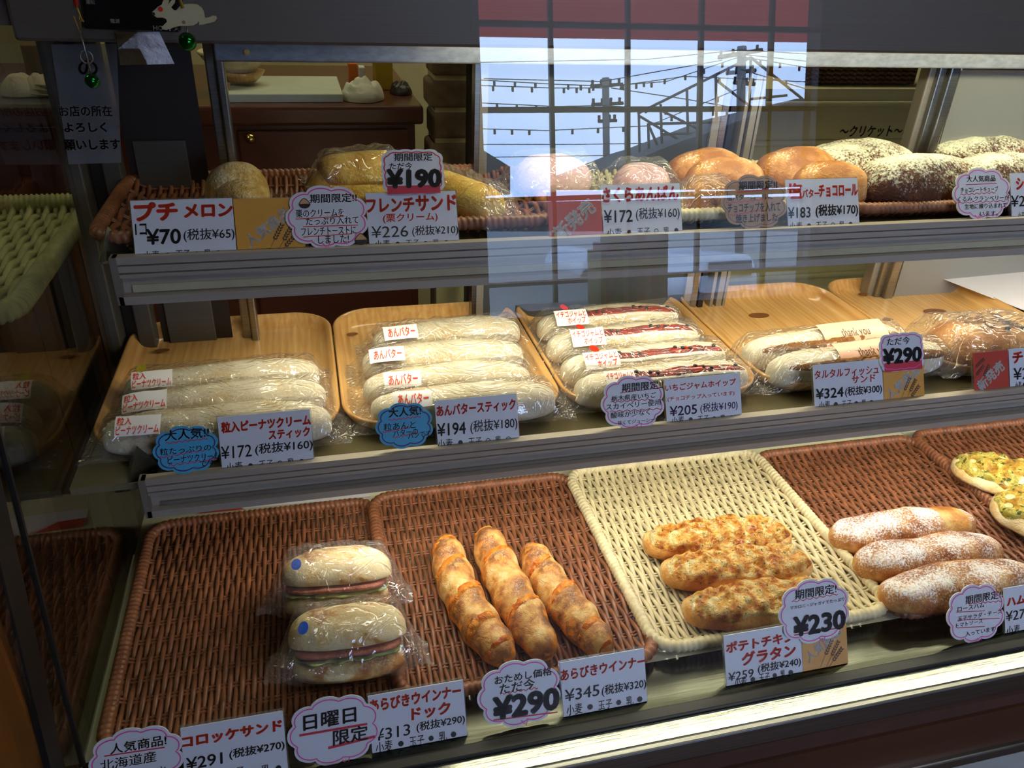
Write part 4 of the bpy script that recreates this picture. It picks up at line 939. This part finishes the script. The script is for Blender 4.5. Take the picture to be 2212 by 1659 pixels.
# ham breads
def seam(t, f): obj('bare_crust_patch', patch(f, .62, .80, .10, .44, 20, 24, .0012, 2, .3), M['gbase'], t)
for i, (a, b) in enumerate((((1798, 1160), (2098, 1128)), ((1852, 1222), (2158, 1188)), ((1906, 1288), (2235, 1250)))):
    plainloaf('ham_bread', a, b, .064, .046, ZB1, 'ham', 'brown floured oval ham bread, ' + ('rearmost of three', 'middle of three', 'frontmost of three, behind the ham sign')[i], i + 9, 'ham breads', part_='crust', top=seam if i == 0 else None, p=2.8, amp=.15, zb=.36, knob=.045, twist=5, fr=.7, bend=.002*(i-1))
# green cheesy breads at the right
def piz(t, f): obj('pesto_cheese_topping', patch(f, .08, .95, .07, .43, 90, 56, .0035, t.location.y*11, .35, .008, 80), M['pizza'], t)
plainloaf('pesto_cheese_bread', (2055, 1000), (2300, 1062), .100, .034, ZD+.014, 'pbase', 'flat bread with green pesto and yellow cheese, the rear one at the right edge', 4, 'pesto cheese breads', top=piz, p=2.2, amp=.08, part_='dough')
plainloaf('pesto_cheese_bread', (2142, 1078), (2340, 1150), .105, .038, ZD+.014, 'pbase', 'flat bread with green pesto and browned cheese, the front one at the right edge', 6, 'pesto cheese breads', top=piz, p=2.2, amp=.08, part_='dough')

# two wrapped sausage bun sandwiches
def bunsand(a, b, z, label, seed, dot):
    c, L, rz = lay(a, b, z + .035); t = thing('sausage_bun_sandwich', label, 'sandwich', (c.x, c.y + .008, z + .016), rz, 'wrapped sausage bun sandwiches')
    t.rotation_euler = (math.radians(-30), 0, rz)
    fb = loaf_fn(L*.94, .076, .030, seed, 2.4, 0, .06, .45); obj('bottom_bun', loaf_geo(fb), M['toastbun'], t)
    fl = loaf_fn(L*.93, .080, .006, seed + 3, 2.6, 0, .3, .5, zoff=.025, fr=3); obj('lettuce', loaf_geo(fl, 60, 30), M['lettuce'], t)
    fp = loaf_fn(L*.90, .082, .013, seed + 1, 3.4, 0, .06, .5, zoff=.028); obj('sausage_patty', loaf_geo(fp), M['patty'], t)
    ft = loaf_fn(L, .080, .036, seed + 2, 2.3, 0, .07, .12, zoff=.037); obj('top_bun', loaf_geo(ft), M['toastbun'], t)
    F = film_fn(L + .008, .088, .078, seed, .018, .007, .45); obj('clear_bag', Geo().grid(lambda a, b: F(a, b), 46, 34, cv=True), M['film2'], t)
    D = film_fn(L + .002, .083, .077, seed, .012, .0, .45)
    sticker(t, D, dot[0], dot[0] + .085, dot[1] - 9, dot[1] + 9, [], 'bluedot', name='round_sticker', label='blue round sticker')
bunsand((606, 1318), (850, 1298), ZB1, 'wrapped sausage bun with a blue dot, rear of the two', 3, (.14, 138))
bunsand((624, 1462), (884, 1430), ZB1, 'wrapped sausage bun with a blue dot, front one behind the Sundays sign', 8, (.12, 138))

# top shelf breads
ZT1 = ZT + .009
plainloaf('melon_bread', (440, 410), (582, 404), .080, .050, ZT1, 'melon', 'small round cracked melon bread on the leftmost top basket, rear one', 1, 'melon breads', p=2.05, zb=.25, amp=.05)
plainloaf('melon_bread', (462, 432), (580, 428), .066, .040, ZT1, 'melon', 'small round cracked melon bread, the front one behind the 70 yen card', 2, 'melon breads', p=2.05, zb=.25, amp=.05)
plainloaf('french_toast_sandwich', (662, 410), (850, 388), .055, .042, ZT1, 'french', 'yellow french toast sandwich with a dark pointed end on the top shelf', 3, 'french toast sandwiches', p=2.6, amp=.03)
t = plainloaf('french_toast_sandwich', (690, 376), (860, 362), .045, .038, ZT1 + .018, 'french', 'yellow french toast sandwich lying at the back, left of the 190 yen sign', 4, 'french toast sandwiches', wrap=.012, p=4.5, amp=.02)
plainloaf('french_toast_sandwich', (915, 392), (1068, 452), .050, .038, ZT1, 'french', 'long wrapped yellow french toast sandwich pointing right, beside the 226 yen card', 5, 'french toast sandwiches', wrap=.02, p=5, amp=.02)
plainloaf('cherry_bean_bun', (1112, 386), (1272, 380), .080, .048, ZT1, 'sakura', 'wrapped pale pink bun at the left of the cream top basket', 6, 'wrapped top shelf buns', wrap=.014, p=2.2)
plainloaf('cherry_bean_bun', (1330, 396), (1440, 390), .065, .040, ZT1, 'sakura', 'wrapped pale pink bun behind the cherry bean bun card', 7, 'wrapped top shelf buns', wrap=.014, p=2.2)
plainloaf('cherry_bean_bun', (1484, 432), (1572, 428), .055, .040, ZT1, 'sugar', 'wrapped brown bun between the cherry bun card and the kraft paper sign', 8, 'wrapped top shelf buns', wrap=.012, p=2.2)
for i, (a, b, W, H, lb) in enumerate((((1448, 375), (1602, 366), .085, .050, 'rear left'), ((1640, 372), (1795, 362), .085, .052, 'rear right'), ((1482, 392), (1645, 388), .07, .050, 'front left, behind the kraft paper sign'), ((1712, 400), (1872, 402), .062, .052, 'front right, behind the 183 yen card'))):
    plainloaf('sugared_roll', a, b, W, H, ZT1, 'sugar', 'sugared orange-brown roll on the top shelf, ' + lb, i + 3, 'sugared rolls', p=2.3, amp=.06, zb=.3)
for i, (a, b, W, H, lb) in enumerate((((1742, 356), (1958, 342), .10, .049, 'leftmost and rear'), ((1856, 400), (2088, 386), .085, .060, 'front, left of the cranberry sign'), ((2008, 338), (2215, 328), .09, .048, 'rear right'), ((2035, 395), (2270, 372), .09, .055, 'front right, behind the cranberry sign'))):
    plainloaf('dark_floured_loaf', a, b, W, H, ZT1, 'dark', 'dark floured loaf on the top shelf, ' + lb, i + 13, 'dark floured loaves', p=2.4, amp=.09, zb=.35)

# paper sheets
def quad(name, pts, mat, label, cat, th=.0006, extra=None):
    g = Geo(); n = len(pts); g.add([Vector(p) for p in pts] + [Vector(p) - Vector((0, 0, th)) for p in pts], [tuple(range(n)), tuple(range(n, 2*n))[::-1]] + [(i, n+i, n+(i+1) % n, (i+1) % n) for i in range(n)])
    return tag(obj(name, g, M[mat], None, False), label, cat)
q = quad('paper_sheet', [onZ(2034, 601, ZM+.03), onZ(2290, 700, ZM+.012), onZ(2420, 620, ZM+.012), onZ(2240, 560, ZM+.04)], 'ppaper', 'white glossy paper lying beside the last wooden tray', 'paper')
q = quad('paper_sheet', [onZ(430, 1108, ZD+.002), onZ(800, 1072, ZD+.002), onZ(790, 1042, ZD+.002), onZ(440, 1070, ZD+.002)], 'ppaper', 'white paper with an orange corner behind the leftmost deck basket', 'paper')
obj('orange_print', Geo().add([onZ(430, 1109, ZD+.0026), onZ(530, 1100, ZD+.0026), onZ(490, 1086, ZD+.0026), onZ(434, 1090, ZD+.0026)], [(0, 1, 2, 3)]), M['redcard'], q, False)

# ---------------------------------------------------------------- left side, outside the case
tag(obj('wicker_basket', WK['side'].copy(), M['wgreen']), 'pale green wicker tray outside the glass at the left edge of the photo', 'basket').location = (-.30 - .18, 1.205 - .195, 1.088)
st = thing('side_stand', 'dark wooden stand under the pale green wicker tray at the left', 'stand', (-.5, 1.0, 0))
obj('stand_top', Geo().box(-.19, .17, -.17, .18, 1.07, 1.087), M['cabdark'], st, False)
for sx in (-.17, .15):
    for sy in (-.15, .16): obj('leg', Geo().box(sx-.015, sx+.015, sy-.015, sy+.015, 0, 1.07), M['cabdark'], st, False)
g = Geo()
for i in range(14): g.box(-1.5 + i*.088, -1.5 + i*.088 + .085, 1.30, 1.32, 0, 1.02)
tag(obj('plank_panel', g, M['planks'], None, False), 'varnished brown wooden plank panel seen through the side glass at left', 'panel')
tag(obj('wooden_post', Geo().box(-.60, -.2575, .497, .512, 0, 1.03), M['post'], None, False), 'orange-brown wooden post at the bottom left corner of the photo', 'post')
n = quad('reflected_notice', [onY(110, 96, .935), onY(148, 354, .935), onY(262, 350, .935), onY(252, 94, .935)], 'notice', 'faint see-through grey notice with handwritten Japanese lines, left of the door posts', 'notice')  # hazy sheet added in place of a reflection of a notice
def flat_text(parent, items, y, mat, name='lettering'):
    g = Geo()
    for s, x0, y0, x1, y1, b in items:
        a, c = onY(x0, y0, y), onY(x1, y1, y); h = Geo(); put_text(h, s, a.x, a.z, c.x, c.z, 0, b); g.add([(v.x, y, v.y) for v in h.v], h.f)
    return obj(name, g, M[mat], parent, False)
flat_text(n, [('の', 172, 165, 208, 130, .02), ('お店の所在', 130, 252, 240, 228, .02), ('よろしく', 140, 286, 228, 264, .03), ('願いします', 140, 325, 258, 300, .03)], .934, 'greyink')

# ---------------------------------------------------------------- kitchen behind
KY = 1.6
def kb(name, px0, px1, ytop, ybot, depth, mat, label, cat, y=KY, z0=None, parent=None, th=None):
    a, c = onY(px0, ytop, y), onY(px1, ybot, y)
    g = Geo().box(a.x, c.x, y, y + depth, z0 if z0 is not None else c.z, a.z)
    o = obj(name, g, M[mat], parent, False); bevel(o, .002)
    if parent is None: tag(o, label, cat)
    return o
cb = kb('kitchen_cabinet', -500, 905, 250, 700, .5, 'cab', 'long reddish brown kitchen cabinet with a brass knob behind the case', 'cabinet', z0=0)
xt, zc = onY(912, 222, KY).x, onY(700, 226, KY).z
obj('cabinet_top', Geo().box(onY(-500, 222, KY).x, xt, KY - .02, KY + .52, zc - .035, zc), M['cab'], cb, False); bevel(cb.children[0], .006)
d1 = obj('door', Geo().box(onY(516, 300, KY).x, onY(880, 300, KY).x, KY - .012, KY - .001, .05, zc - .045), M['cab'], cb, False); bevel(d1, .003)
p = onY(541, 300, KY - .03); obj('knob', Geo().grid(lambda s, t: (p.x + .010*math.sin(PI*s)*math.cos(2*PI*t), p.y + .010*math.cos(PI*s), p.z + .010*math.sin(PI*s)*math.sin(2*PI*t)), 10, 14, cv=True).box(p.x-.004, p.x+.004, p.y, KY-.01, p.z-.004, p.z+.004), M['brass'], d1)
obj('glass_shelf_edge', Geo().box(onY(-300, 230, KY).x, onY(192, 230, KY).x, KY - .03, KY + .2, zc + .001, zc + .007), M['acrylic'], cb, False)
kb('cutting_board', 488, 742, 203, 222, .22, 'board', 'pale white cutting board on the kitchen counter', 'cutting board', y=KY + .02, z0=zc)
bz = zc
def mound(name, cx, cy_, rx, ry, h, mat, label, cat, seed=0, z=None, amp=.35):
    z = bz if z is None else z
    g = Geo().grid(lambda s, t: (cx + rx*math.sin(PI/2*s)*math.cos(2*PI*t)*(1 + amp*.3*ns(math.cos(2*PI*t)*2 + seed, math.sin(2*PI*t)*2)), cy_ + ry*math.sin(PI/2*s)*math.sin(2*PI*t),
        z + .001 + h*math.cos(PI/2*s) * (1 + amp*ns(s*5*math.cos(2*PI*t) + seed, s*5*math.sin(2*PI*t)))), 16, 36, cv=True)
    g.add([(cx + rx*.98*math.cos(2*PI*i/36), cy_ + ry*.98*math.sin(2*PI*i/36), z) for i in range(36)], [tuple(range(36))[::-1]])
    return tag(obj(name, g, M[mat]), label, cat)
x0, x1 = onY(738, 200, KY).x, onY(836, 200, KY).x
mound('white_cloth', (x0+x1)/2, KY + .06, (x1-x0)/2, .05, .036, 'cloth', 'crumpled white cloth on the kitchen counter', 'cloth', 3)
kb('white_box', 775, 791, 145, 200, .03, 'plug', 'small upright white box standing behind the cloth', 'box', y=KY + .15, z0=bz)
kb('orange_box', 752, 775, 137, 200, .03, 'orangeobj', 'orange upright box left of the small white box', 'box', y=KY + .17, z0=bz)
kb('yellow_container', 808, 850, 120, 195, .05, 'yellow', 'yellow upright container behind the white cloth', 'container', y=KY + .16, z0=bz)
mound('dark_cloth', onY(882, 210, KY).x, KY + .12, .022, .03, .022, 'cabdark', 'dark bundle on the counter right of the yellow container', 'cloth', 8)
# wooden bowl with a small basket on it
bx = onY(512, 180, KY).x; bw = thing('wooden_bowl', 'wooden bowl on the cutting board under a small basket', 'bowl', (bx, KY + .13, bz + .022))
def lathe(prof, n=28): return Geo().grid(lambda s, t: (prof[round(s*(len(prof)-1))][0]*math.cos(2*PI*t), prof[round(s*(len(prof)-1))][0]*math.sin(2*PI*t), prof[round(s*(len(prof)-1))][1]), len(prof)-1, n, cv=True)
obj('bowl_shell', lathe([(.0, 0), (.028, 0), (.042, .012), (.047, .02), (.044, .02), (.03, .006), (0, .004)]), M['traywood'], bw)
bk = thing('small_basket', 'small light wicker basket at the left end of the kitchen counter', 'basket', (bx - .01, KY + .13, bz + .040))
g = lathe([(0, 0), (.035, 0), (.055, .02), (.066, .036), (.064, .038), (.05, .02), (.03, .004), (0, .004)], 40)
for k in range(5): g.tube([((.040 + k*.006)*math.cos(a*PI/20), (.040 + k*.006)*math.sin(a*PI/20), .004 + k*.0075 + .001*(a % 2)) for a in range(40)], .0025, 6, True)
obj('woven_bowl', g, M['wcream'], bk)
# brick column and dark post
bc = thing('brick_column', 'column of rounded tan bricks with pale mortar behind the case', 'column', (0, 0, 0))
x0, x1 = onY(928, 240, KY).x, onY(1012, 240, KY).x; zt = onY(970, 172, KY).z; zs = zt - onY(970, 241, KY).z
obj('mortar', Geo().box(x0 + .012, x1, KY + .008, KY + .10, .2, 1.6), M['panelcream'], bc, False)
M['brickm'] = plain('rough_tan_brick', '8A7358', .85, var=.18, scale=30, bump=.002)
for k in range(-3, 4):
    bb = obj('brick', Geo().box(x0 + .006*(k % 2), x1 + .01, KY, KY + .09, zt - zs*k - zs + .006, zt - zs*k - .003), M['brickm'], bc, False); bevel(bb, .008, 3)
tag(obj('dark_post', Geo().box(onY(1012, 300, KY-.05).x, onY(1024, 300, KY-.05).x, KY - .05, KY - .02, .0, 1.6), M['cabdark'], None, False), 'thin dark upright post right of the brick column', 'post')
# cream cabinet at the right
CY = 1.5
cc = thing('cream_cabinet', 'cream painted cabinet with handwritten katakana name behind the sugared rolls', 'cabinet', (0, 0, 0))
xa, xb = onY(1560, 250, CY).x, onY(2300, 250, CY).x; za = onY(1800, 192, CY).z
obj('body', Geo().box(xa, xb, CY, CY + .4, 0, za), M['panelcream'], cc, False)
for py in (224, 306, 590): z = onY(1800, py, CY).z; bevel(obj('moulding', Geo().box(xa - .005, xb, CY - .012, CY - .0005, z - .006, z + .006), M['panelcream'], cc, False), .004)
flat_text(cc, [('〜クリケット〜', 1811, 297, 1953, 270, .02)], CY - .0015, 'ink')
hb = thing('willow_hamper', 'brown willow hamper on top of the cream cabinet, under the canopy', 'basket', (0, 0, 0))
g = Geo(); xa2, xb2 = onY(1760, 170, CY).x, onY(2010, 170, CY).x
for k in range(9):
    z = za + .006 + k*.009
    for ph in (0, 1): g.tube([(xa2 + (xb2-xa2)*i/60, CY + .05 + .006*math.sin(i*PI/2 + ph*PI), z + .002*ph) for i in range(61)], .0038, 6)
for k in range(16): x = xa2 + (xb2-xa2)*k/15; g.tube([(x, CY + .05, za + .004), (x, CY + .05, za + .09)], .004, 6)
g.box(xa2, xb2, CY + .058, CY + .25, za + .001, za + .09)
M['willow'] = plain('brown_willow', '6A4A2E', .5, var=.2); obj('woven_side', g, M['willow'], hb)
# left shelf goods
for i, (px, r, lb) in enumerate(((20, .035, 'leftmost'), (62, .03, 'second from left'))):
    mound('round_bun', onY(px, 180, KY).x, KY + .06, r, r, .035, 'whitebun', 'small pale bun on the far left counter, ' + lb, 'bun', i, z=bz + .0085, amp=.1)
x0 = onY(112, 190, KY).x
for k in range(3):
    pz = bz + .008 + k*.0075; o = obj('shallow_plate', lathe([(0, 0), (.05, 0), (.074 - k*.004, .006), (.072 - k*.004, .007), (.05, .002), (0, .002)], 40), M['wcream']); o.location = (x0, KY + .09, pz)
    tag(o, 'shallow cream plate in a stack on the far left counter, ' + ('bottom', 'middle', 'top')[k] + ' one', 'plate', 'stacked plates')
M['boxtan'] = plain('tan_board', '8A6E4A', .7)
kb('tan_board_box', 42, 190, 97, 182, .08, 'boxtan', 'tan upright board box behind the stacked plates at far left', 'box', y=KY + .2, z0=bz)

# ---------------------------------------------------------------- control panel, ornaments
cp = thing('control_panel', 'black electronic control panel on the canopy at upper left', 'control panel', (0, 0, 0))
Pq = [onY(178, -60, .795), onY(186, 60, .795), onY(391, 68, .795), onY(398, -60, .795)]
g = Geo(); g.add([(q.x, .7985, q.z) for q in Pq] + [(q.x, .786, q.z) for q in Pq], [(0, 1, 2, 3), (7, 6, 5, 4), (0, 4, 5, 1), (1, 5, 6, 2), (2, 6, 7, 3), (3, 7, 4, 0)]); bevel(obj('display', g, M['blackgloss'], cp, False), .002)
flat_text(cp, [('HO', 331, 64, 352, 57, .02), ('KA', 366, 65, 386, 58, .02), ('電源', 239, 50, 258, 41, .02), ('運転', 186, 9, 204, 0, .02)], .7855, 'whiteink')
M['glare'] = plain('painted_window_glare', 'E8ECFF', .35, metal=.0, var=.04, scale=180, bump=.004)  # pale blue base colour imitates the window reflected in a textured surface
e0 = onY(300, 100, .87)
quad('window_glare_sheet', [onY(250, 69, .79), onY(260, 141, .79), onY(377, 138, .79), onY(344, 69, .79)], 'glare', 'pale blue embossed sheet hanging under the control panel', 'sheet', .0)
OY = .64
def oy(px, py): q = onY(px, py, OY); return (q.x, q.z)
rb = thing('rabbit_ornament', 'flat ivory leaping rabbit ornament hanging on a gold cord with a green bell', 'ornament', (0, 0, 0))
A = {'A': (0, 0)}
RP = [(330, 25), (336, 20), (342, 14), (350, 10), (354, 0), (358, -5), (364, -6), (366, 2), (363, 10), (368, 4), (374, -3), (379, -2), (378, 6), (370, 16), (376, 22), (382, 22), (388, 14), (398, 9), (412, 8), (426, 9), (436, 16), (441, 26), (443, 38), (452, 37), (460, 33), (467, 34), (469, 40), (464, 46), (452, 49), (440, 52), (431, 53), (431, 44), (426, 50), (418, 54), (406, 55), (394, 55), (384, 56), (372, 60), (360, 64), (352, 62), (350, 58), (356, 52), (362, 46), (360, 40), (352, 37), (340, 37), (333, 32)]
P = [oy(x, y) for x, y in RP]; n = len(P)
obj('rabbit_figure', Geo().add([(x, OY, z) for x, z in P] + [(x, OY - .003, z) for x, z in P], [tuple(range(n)), tuple(range(n, 2*n))[::-1]] + [(i, n+i, n+(i+1) % n, (i+1) % n) for i in range(n)]), M['ivory'], rb, False)
def disc(name, px, py, r, mat, parent, y=OY - .0035):
    x, z = oy(px, py); return obj(name, Geo().add([(x + r*math.cos(2*PI*i/16), y, z + r*math.sin(2*PI*i/16)) for i in range(16)], [tuple(range(16))[::-1]]), M[mat], parent, False)
disc('eye', 348, 19, .0016, 'reddot', rb); disc('nose', 333, 29, .0011, 'ink', rb); disc('tail_hole', 398, 47, .0012, 'boxtan', rb)
def ball(p, r): return Geo().grid(lambda s, t: (p[0] + r*math.sin(PI*s)*math.cos(2*PI*t), p[1] + r*math.sin(PI*s)*math.sin(2*PI*t), p[2] + r*math.cos(PI*s)), 12, 18, cv=True)
def P3(px, py): x, z = oy(px, py); return Vector((x, OY, z))
top = P3(390, 16); obj('gold_cord', Geo().tube([(top.x, OY-.002, 1.76), (top.x, OY-.004, top.z + .01), (top.x + .002, OY-.004, top.z)], .0011, 6), M['gold'], rb)
c1 = P3(404, 58); c2 = P3(405, 76); obj('bell_chain', Geo().tube([(c1.x, OY, c1.z), (c2.x, OY, c2.z)], .0007, 6), M['steel'], rb)
bl = P3(405, 90); obj('green_bell', ball(bl, .0062), M['greenbell'], rb)
so = thing('bell_charm', 'thin red and gold cord charm with a tiny green bell at upper left', 'ornament', (0, 0, 0))
a1, a2, a3, a4 = P3(165, 12), P3(175, 76), P3(184, 110), P3(198, 165)
obj('red_cord', Geo().tube([(a1.x, OY, 1.76), (a1.x, OY, a1.z)], .0016, 8), M['redcord'], so)
obj('gold_loop', Geo().tube([(a1.x, OY, a1.z), (a1.x + .002, OY, a1.z - .01), (a2.x - .002, OY, a2.z + .012), (a2.x, OY, a2.z), (a2.x + .002, OY, a2.z + .012), (a1.x + .0025, OY, a1.z - .01)], .0006, 6), M['gold'], so)
obj('steel_pin', Geo().tube([(a2.x, OY, a2.z), (a3.x, OY, a3.z), (a4.x, OY, a4.z)], .0007, 6), M['steel'], so)
obj('ring', Geo().tube([(a3.x + .004*math.cos(a), OY, a3.z - .004 + .004*math.sin(a)) for a in [2*PI*i/16 for i in range(16)]], .0005, 6, True), M['steel'], so)
bl = P3(199, 175); obj('green_bell', ball(bl, .005), M['greenbell'], so)

# ---------------------------------------------------------------- street side, seen as reflections in the front pane
DY = -14.0
tag(obj('street_ground', Geo().box(-30, 40, -60, WY - .12, -.3, -.2), M['asphalt'], None, False), kind='structure')
aw = Geo(); z0, z1 = mir(1400, 86, -3.2).z, mir(1400, -120, -3.2).z
aw.add([(wx0 - 2, -3.2, z0), (wx1 + 2.5, -3.2, z0), (wx1 + 2.5, -3.2, z0 + .25), (wx0 - 2, -3.2, z0 + .25), (wx0 - 2, WY - .12, z0 + 1.1), (wx1 + 2.5, WY - .12, z0 + 1.1)], [(0, 1, 2, 3), (3, 2, 5, 4)])
tag(obj('shop_awning', aw, M['awning'], None, False), 'red fabric awning above the shop window, reflected in the pane', 'awning')
def mtube(g, pts, r, y=DY): g.tube([mir(a, b, y) for a, b in pts], r, 6)
def pole(name, xs, arms, label, r, y=DY, ring_=True):
    t = thing(name, label, 'utility pole', (mir(xs[0][0], xs[0][1], y).x, y, -.2)); o = t.location.copy()
    def ch(nm, g, mat): 
        for v in g.v: v -= o
        obj(nm, g, M[mat], t)
    a, b = mir(*xs[0], y), mir(*xs[1], y); ch('shaft', Geo().tube([a, (b.x, y, -.2)], r, 10), 'concrete')
    for (xa, ya), (xb_, yb) in arms:
        g = Geo(); mtube(g, [(xa, ya), (xb_, yb)], r*.5, y - .05); ch('crossarm', g, 'wire')
        for k in range(4):
            q = mir(xa + (xb_-xa)*(k+.2)/3.6, ya + (yb-ya)*(k+.2)/3.6, y - .05); ch('insulator', Geo().tube([q + Vector((0, 0, .0)), q + Vector((0, 0, .11))], .03, 8), 'wire')
pole('utility_pole', ((1308, 168), (1312, 380)), (((1276, 186), (1345, 182)), ((1278, 226), (1346, 223)), ((1292, 262), (1332, 260))), 'concrete utility pole with crossarms, reflected left of the 172 yen card', .07)
pole('utility_pole', ((1602, 100), (1604, 330)), (((1552, 124), (1646, 108)), ((1570, 158), (1632, 152)), ((1585, 178), (1630, 182))), 'tall utility pole reflected at the right of the window', .09)
WR = [((1022, 172), (1200, 182), (1308, 186), (1440, 176), (1600, 122), (1768, 150)), ((1022, 184), (1190, 190), (1300, 190), (1480, 165), (1768, 178)), ((1030, 222), (1200, 230), (1308, 228), (1480, 240), (1600, 240)),
      ((1022, 135), (1400, 128), (1600, 108), (1768, 118)), ((1030, 278), (1180, 282), (1400, 272), (1600, 190)), ((1040, 312), (1250, 312), (1480, 308), (1600, 250)), ((1040, 340), (1300, 336), (1480, 334)), ((1320, 190), (1480, 214), (1600, 235), (1760, 250)), ((1600, 150), (1768, 200)), ((1608, 118), (1768, 135)), ((1045, 170), (1300, 176), (1560, 130))]
for i, pts in enumerate(WR):
    g = Geo(); P = [mir(a, b, DY + .3) for a, b in pts]; g.tube(P, .011, 4)
    for k in range(1, len(P)):
        for q in (.25, .5, .75):
            if i in (0, 1, 2, 4): c = P[k-1].lerp(P[k], q); g.tube([c, c - Vector((0, 0, .09))], .025, 5)
    tag(obj('power_line', g, M['wire']), ('sagging black power line reflected across the window'), 'power line', 'power lines')
fs_ = thing('pipe_frame', 'grey steel roof frame of a shed reflected before the tall pole', 'frame', (0, 0, 0)); g = Geo(); FY = -11.0
for pts in (((1378, 245), (1622, 124)), ((1622, 124), (1736, 216)), ((1380, 245), (1382, 350)), ((1400, 266), (1402, 330)), ((1427, 225), (1430, 320)), ((1546, 164), (1548, 282)), ((1622, 124), (1618, 250)), ((1400, 268), (1620, 262)), ((1380, 250), (1480, 310)), ((1400, 268), (1424, 322)),
            ((1427, 238), (1530, 290)), ((1546, 172), (1640, 245)), ((1430, 290), (1610, 285)), ((1622, 214), (1700, 206)), ((1484, 195), (1486, 300))): mtube(g, pts, .022, FY)
obj('pipes', g, M['roof'], fs_)
def mslab(name, pts, y, th, mat, label, cat):
    P = [mir(a, b, y) for a, b in pts]; n = len(P); g = Geo().add(P + [p - Vector((0, th, 0)) for p in P], [tuple(range(n)), tuple(range(n, 2*n))[::-1]] + [(i, n+i, n+(i+1) % n, (i+1) % n) for i in range(n)])
    return tag(obj(name, g, M[mat], None, False), label, cat)
mslab('shed_roof', ((1330, 362), (1480, 302), (1520, 290), (1690, 225), (1722, 213), (1800, 216), (1800, 400), (1330, 400)), -10.0, 3, 'roof', 'dark sloping roof of a neighbouring building, reflected at right', 'roof')
mslab('house_roof', ((1020, 326), (1040, 322), (1102, 360), (1102, 420), (1000, 420)), -12.0, 3, 'roof', 'small grey gabled house end, reflected at left', 'house')
mslab('low_wall', ((980, 440), (1900, 420), (1900, 500), (980, 500)), -13.2, .5, 'concrete', 'long pale street wall reflected across the shelf', 'wall')
def car(name, x0, x1, ytop, ybot, y, label):
    a, b = mir(x0, ybot, y), mir(x1, ytop, y); L = b.x - a.x; z0 = a.z; H = b.z - a.z
    t = thing(name, label, 'car', ((a.x+b.x)/2, y, z0))
    body = [(-.5, .12), (-.5, .5), (-.42, .58), (-.2, 1), (.42, 1), (.5, .55), (.5, .12)]
    g = Geo(); n = len(body); g.add([(x*L, .8, z*H) for x, z in body] + [(x*L, -.8, z*H) for x, z in body], [tuple(range(n))[::-1], tuple(range(n, 2*n))] + [(i, (i+1) % n, n+(i+1) % n, n+i) for i in range(n)]); bevel(obj('body', g, M['vanwhite'], t, False), .08, 3)
    obj('side_window', Geo().box(-.15*L, .38*L, .79, .82, .6*H, .88*H), M['carglass'], t, False)
    for sx in (-.3, .3):
        obj('wheel', Geo().tube([(sx*L, .7, .16*H), (sx*L, .84, .16*H)], .17*H, 16), M['tyre'], t)
car('parked_van', 1212, 1272, 535, 592, -9.0, 'small white van reflected on the rail of the top shelf')
car('parked_car', 1400, 1560, 540, 650, -7.0, 'white car reflected at the right of the magazine rack')
# magazine rack under the window
mr = Geo(); zb_ = mir(1310, 655, WY + .25).z
tag(obj('magazine_shelf', Geo().box(wx0 + .1, wx1, WY + .12, WY + .34, zb_ - .03, zb_), M['frame'], None, False), 'dark shelf under the shop window carrying magazines', 'shelf')
x = mir(1285, 600, WY + .25).x
for k in range(9):
    wd = .022 + .008 * (k % 3); tag(obj('magazine', Geo().box(x, x + wd, WY + .16, WY + .32, zb_ + .001, zb_ + .22 + .03*((k*7) % 3)), M['book%d' % (k % 6)], None, False), ('yellow', 'red', 'green', 'pale', 'blue', 'orange')[k % 6] + ' magazine under the window, ' + ('leftmost', 'second from left', 'third from left', 'fourth from left', 'middle of nine', 'fourth from right', 'third from right', 'second from right', 'rightmost')[k], 'magazine', 'magazines under the window'); x += wd + .003
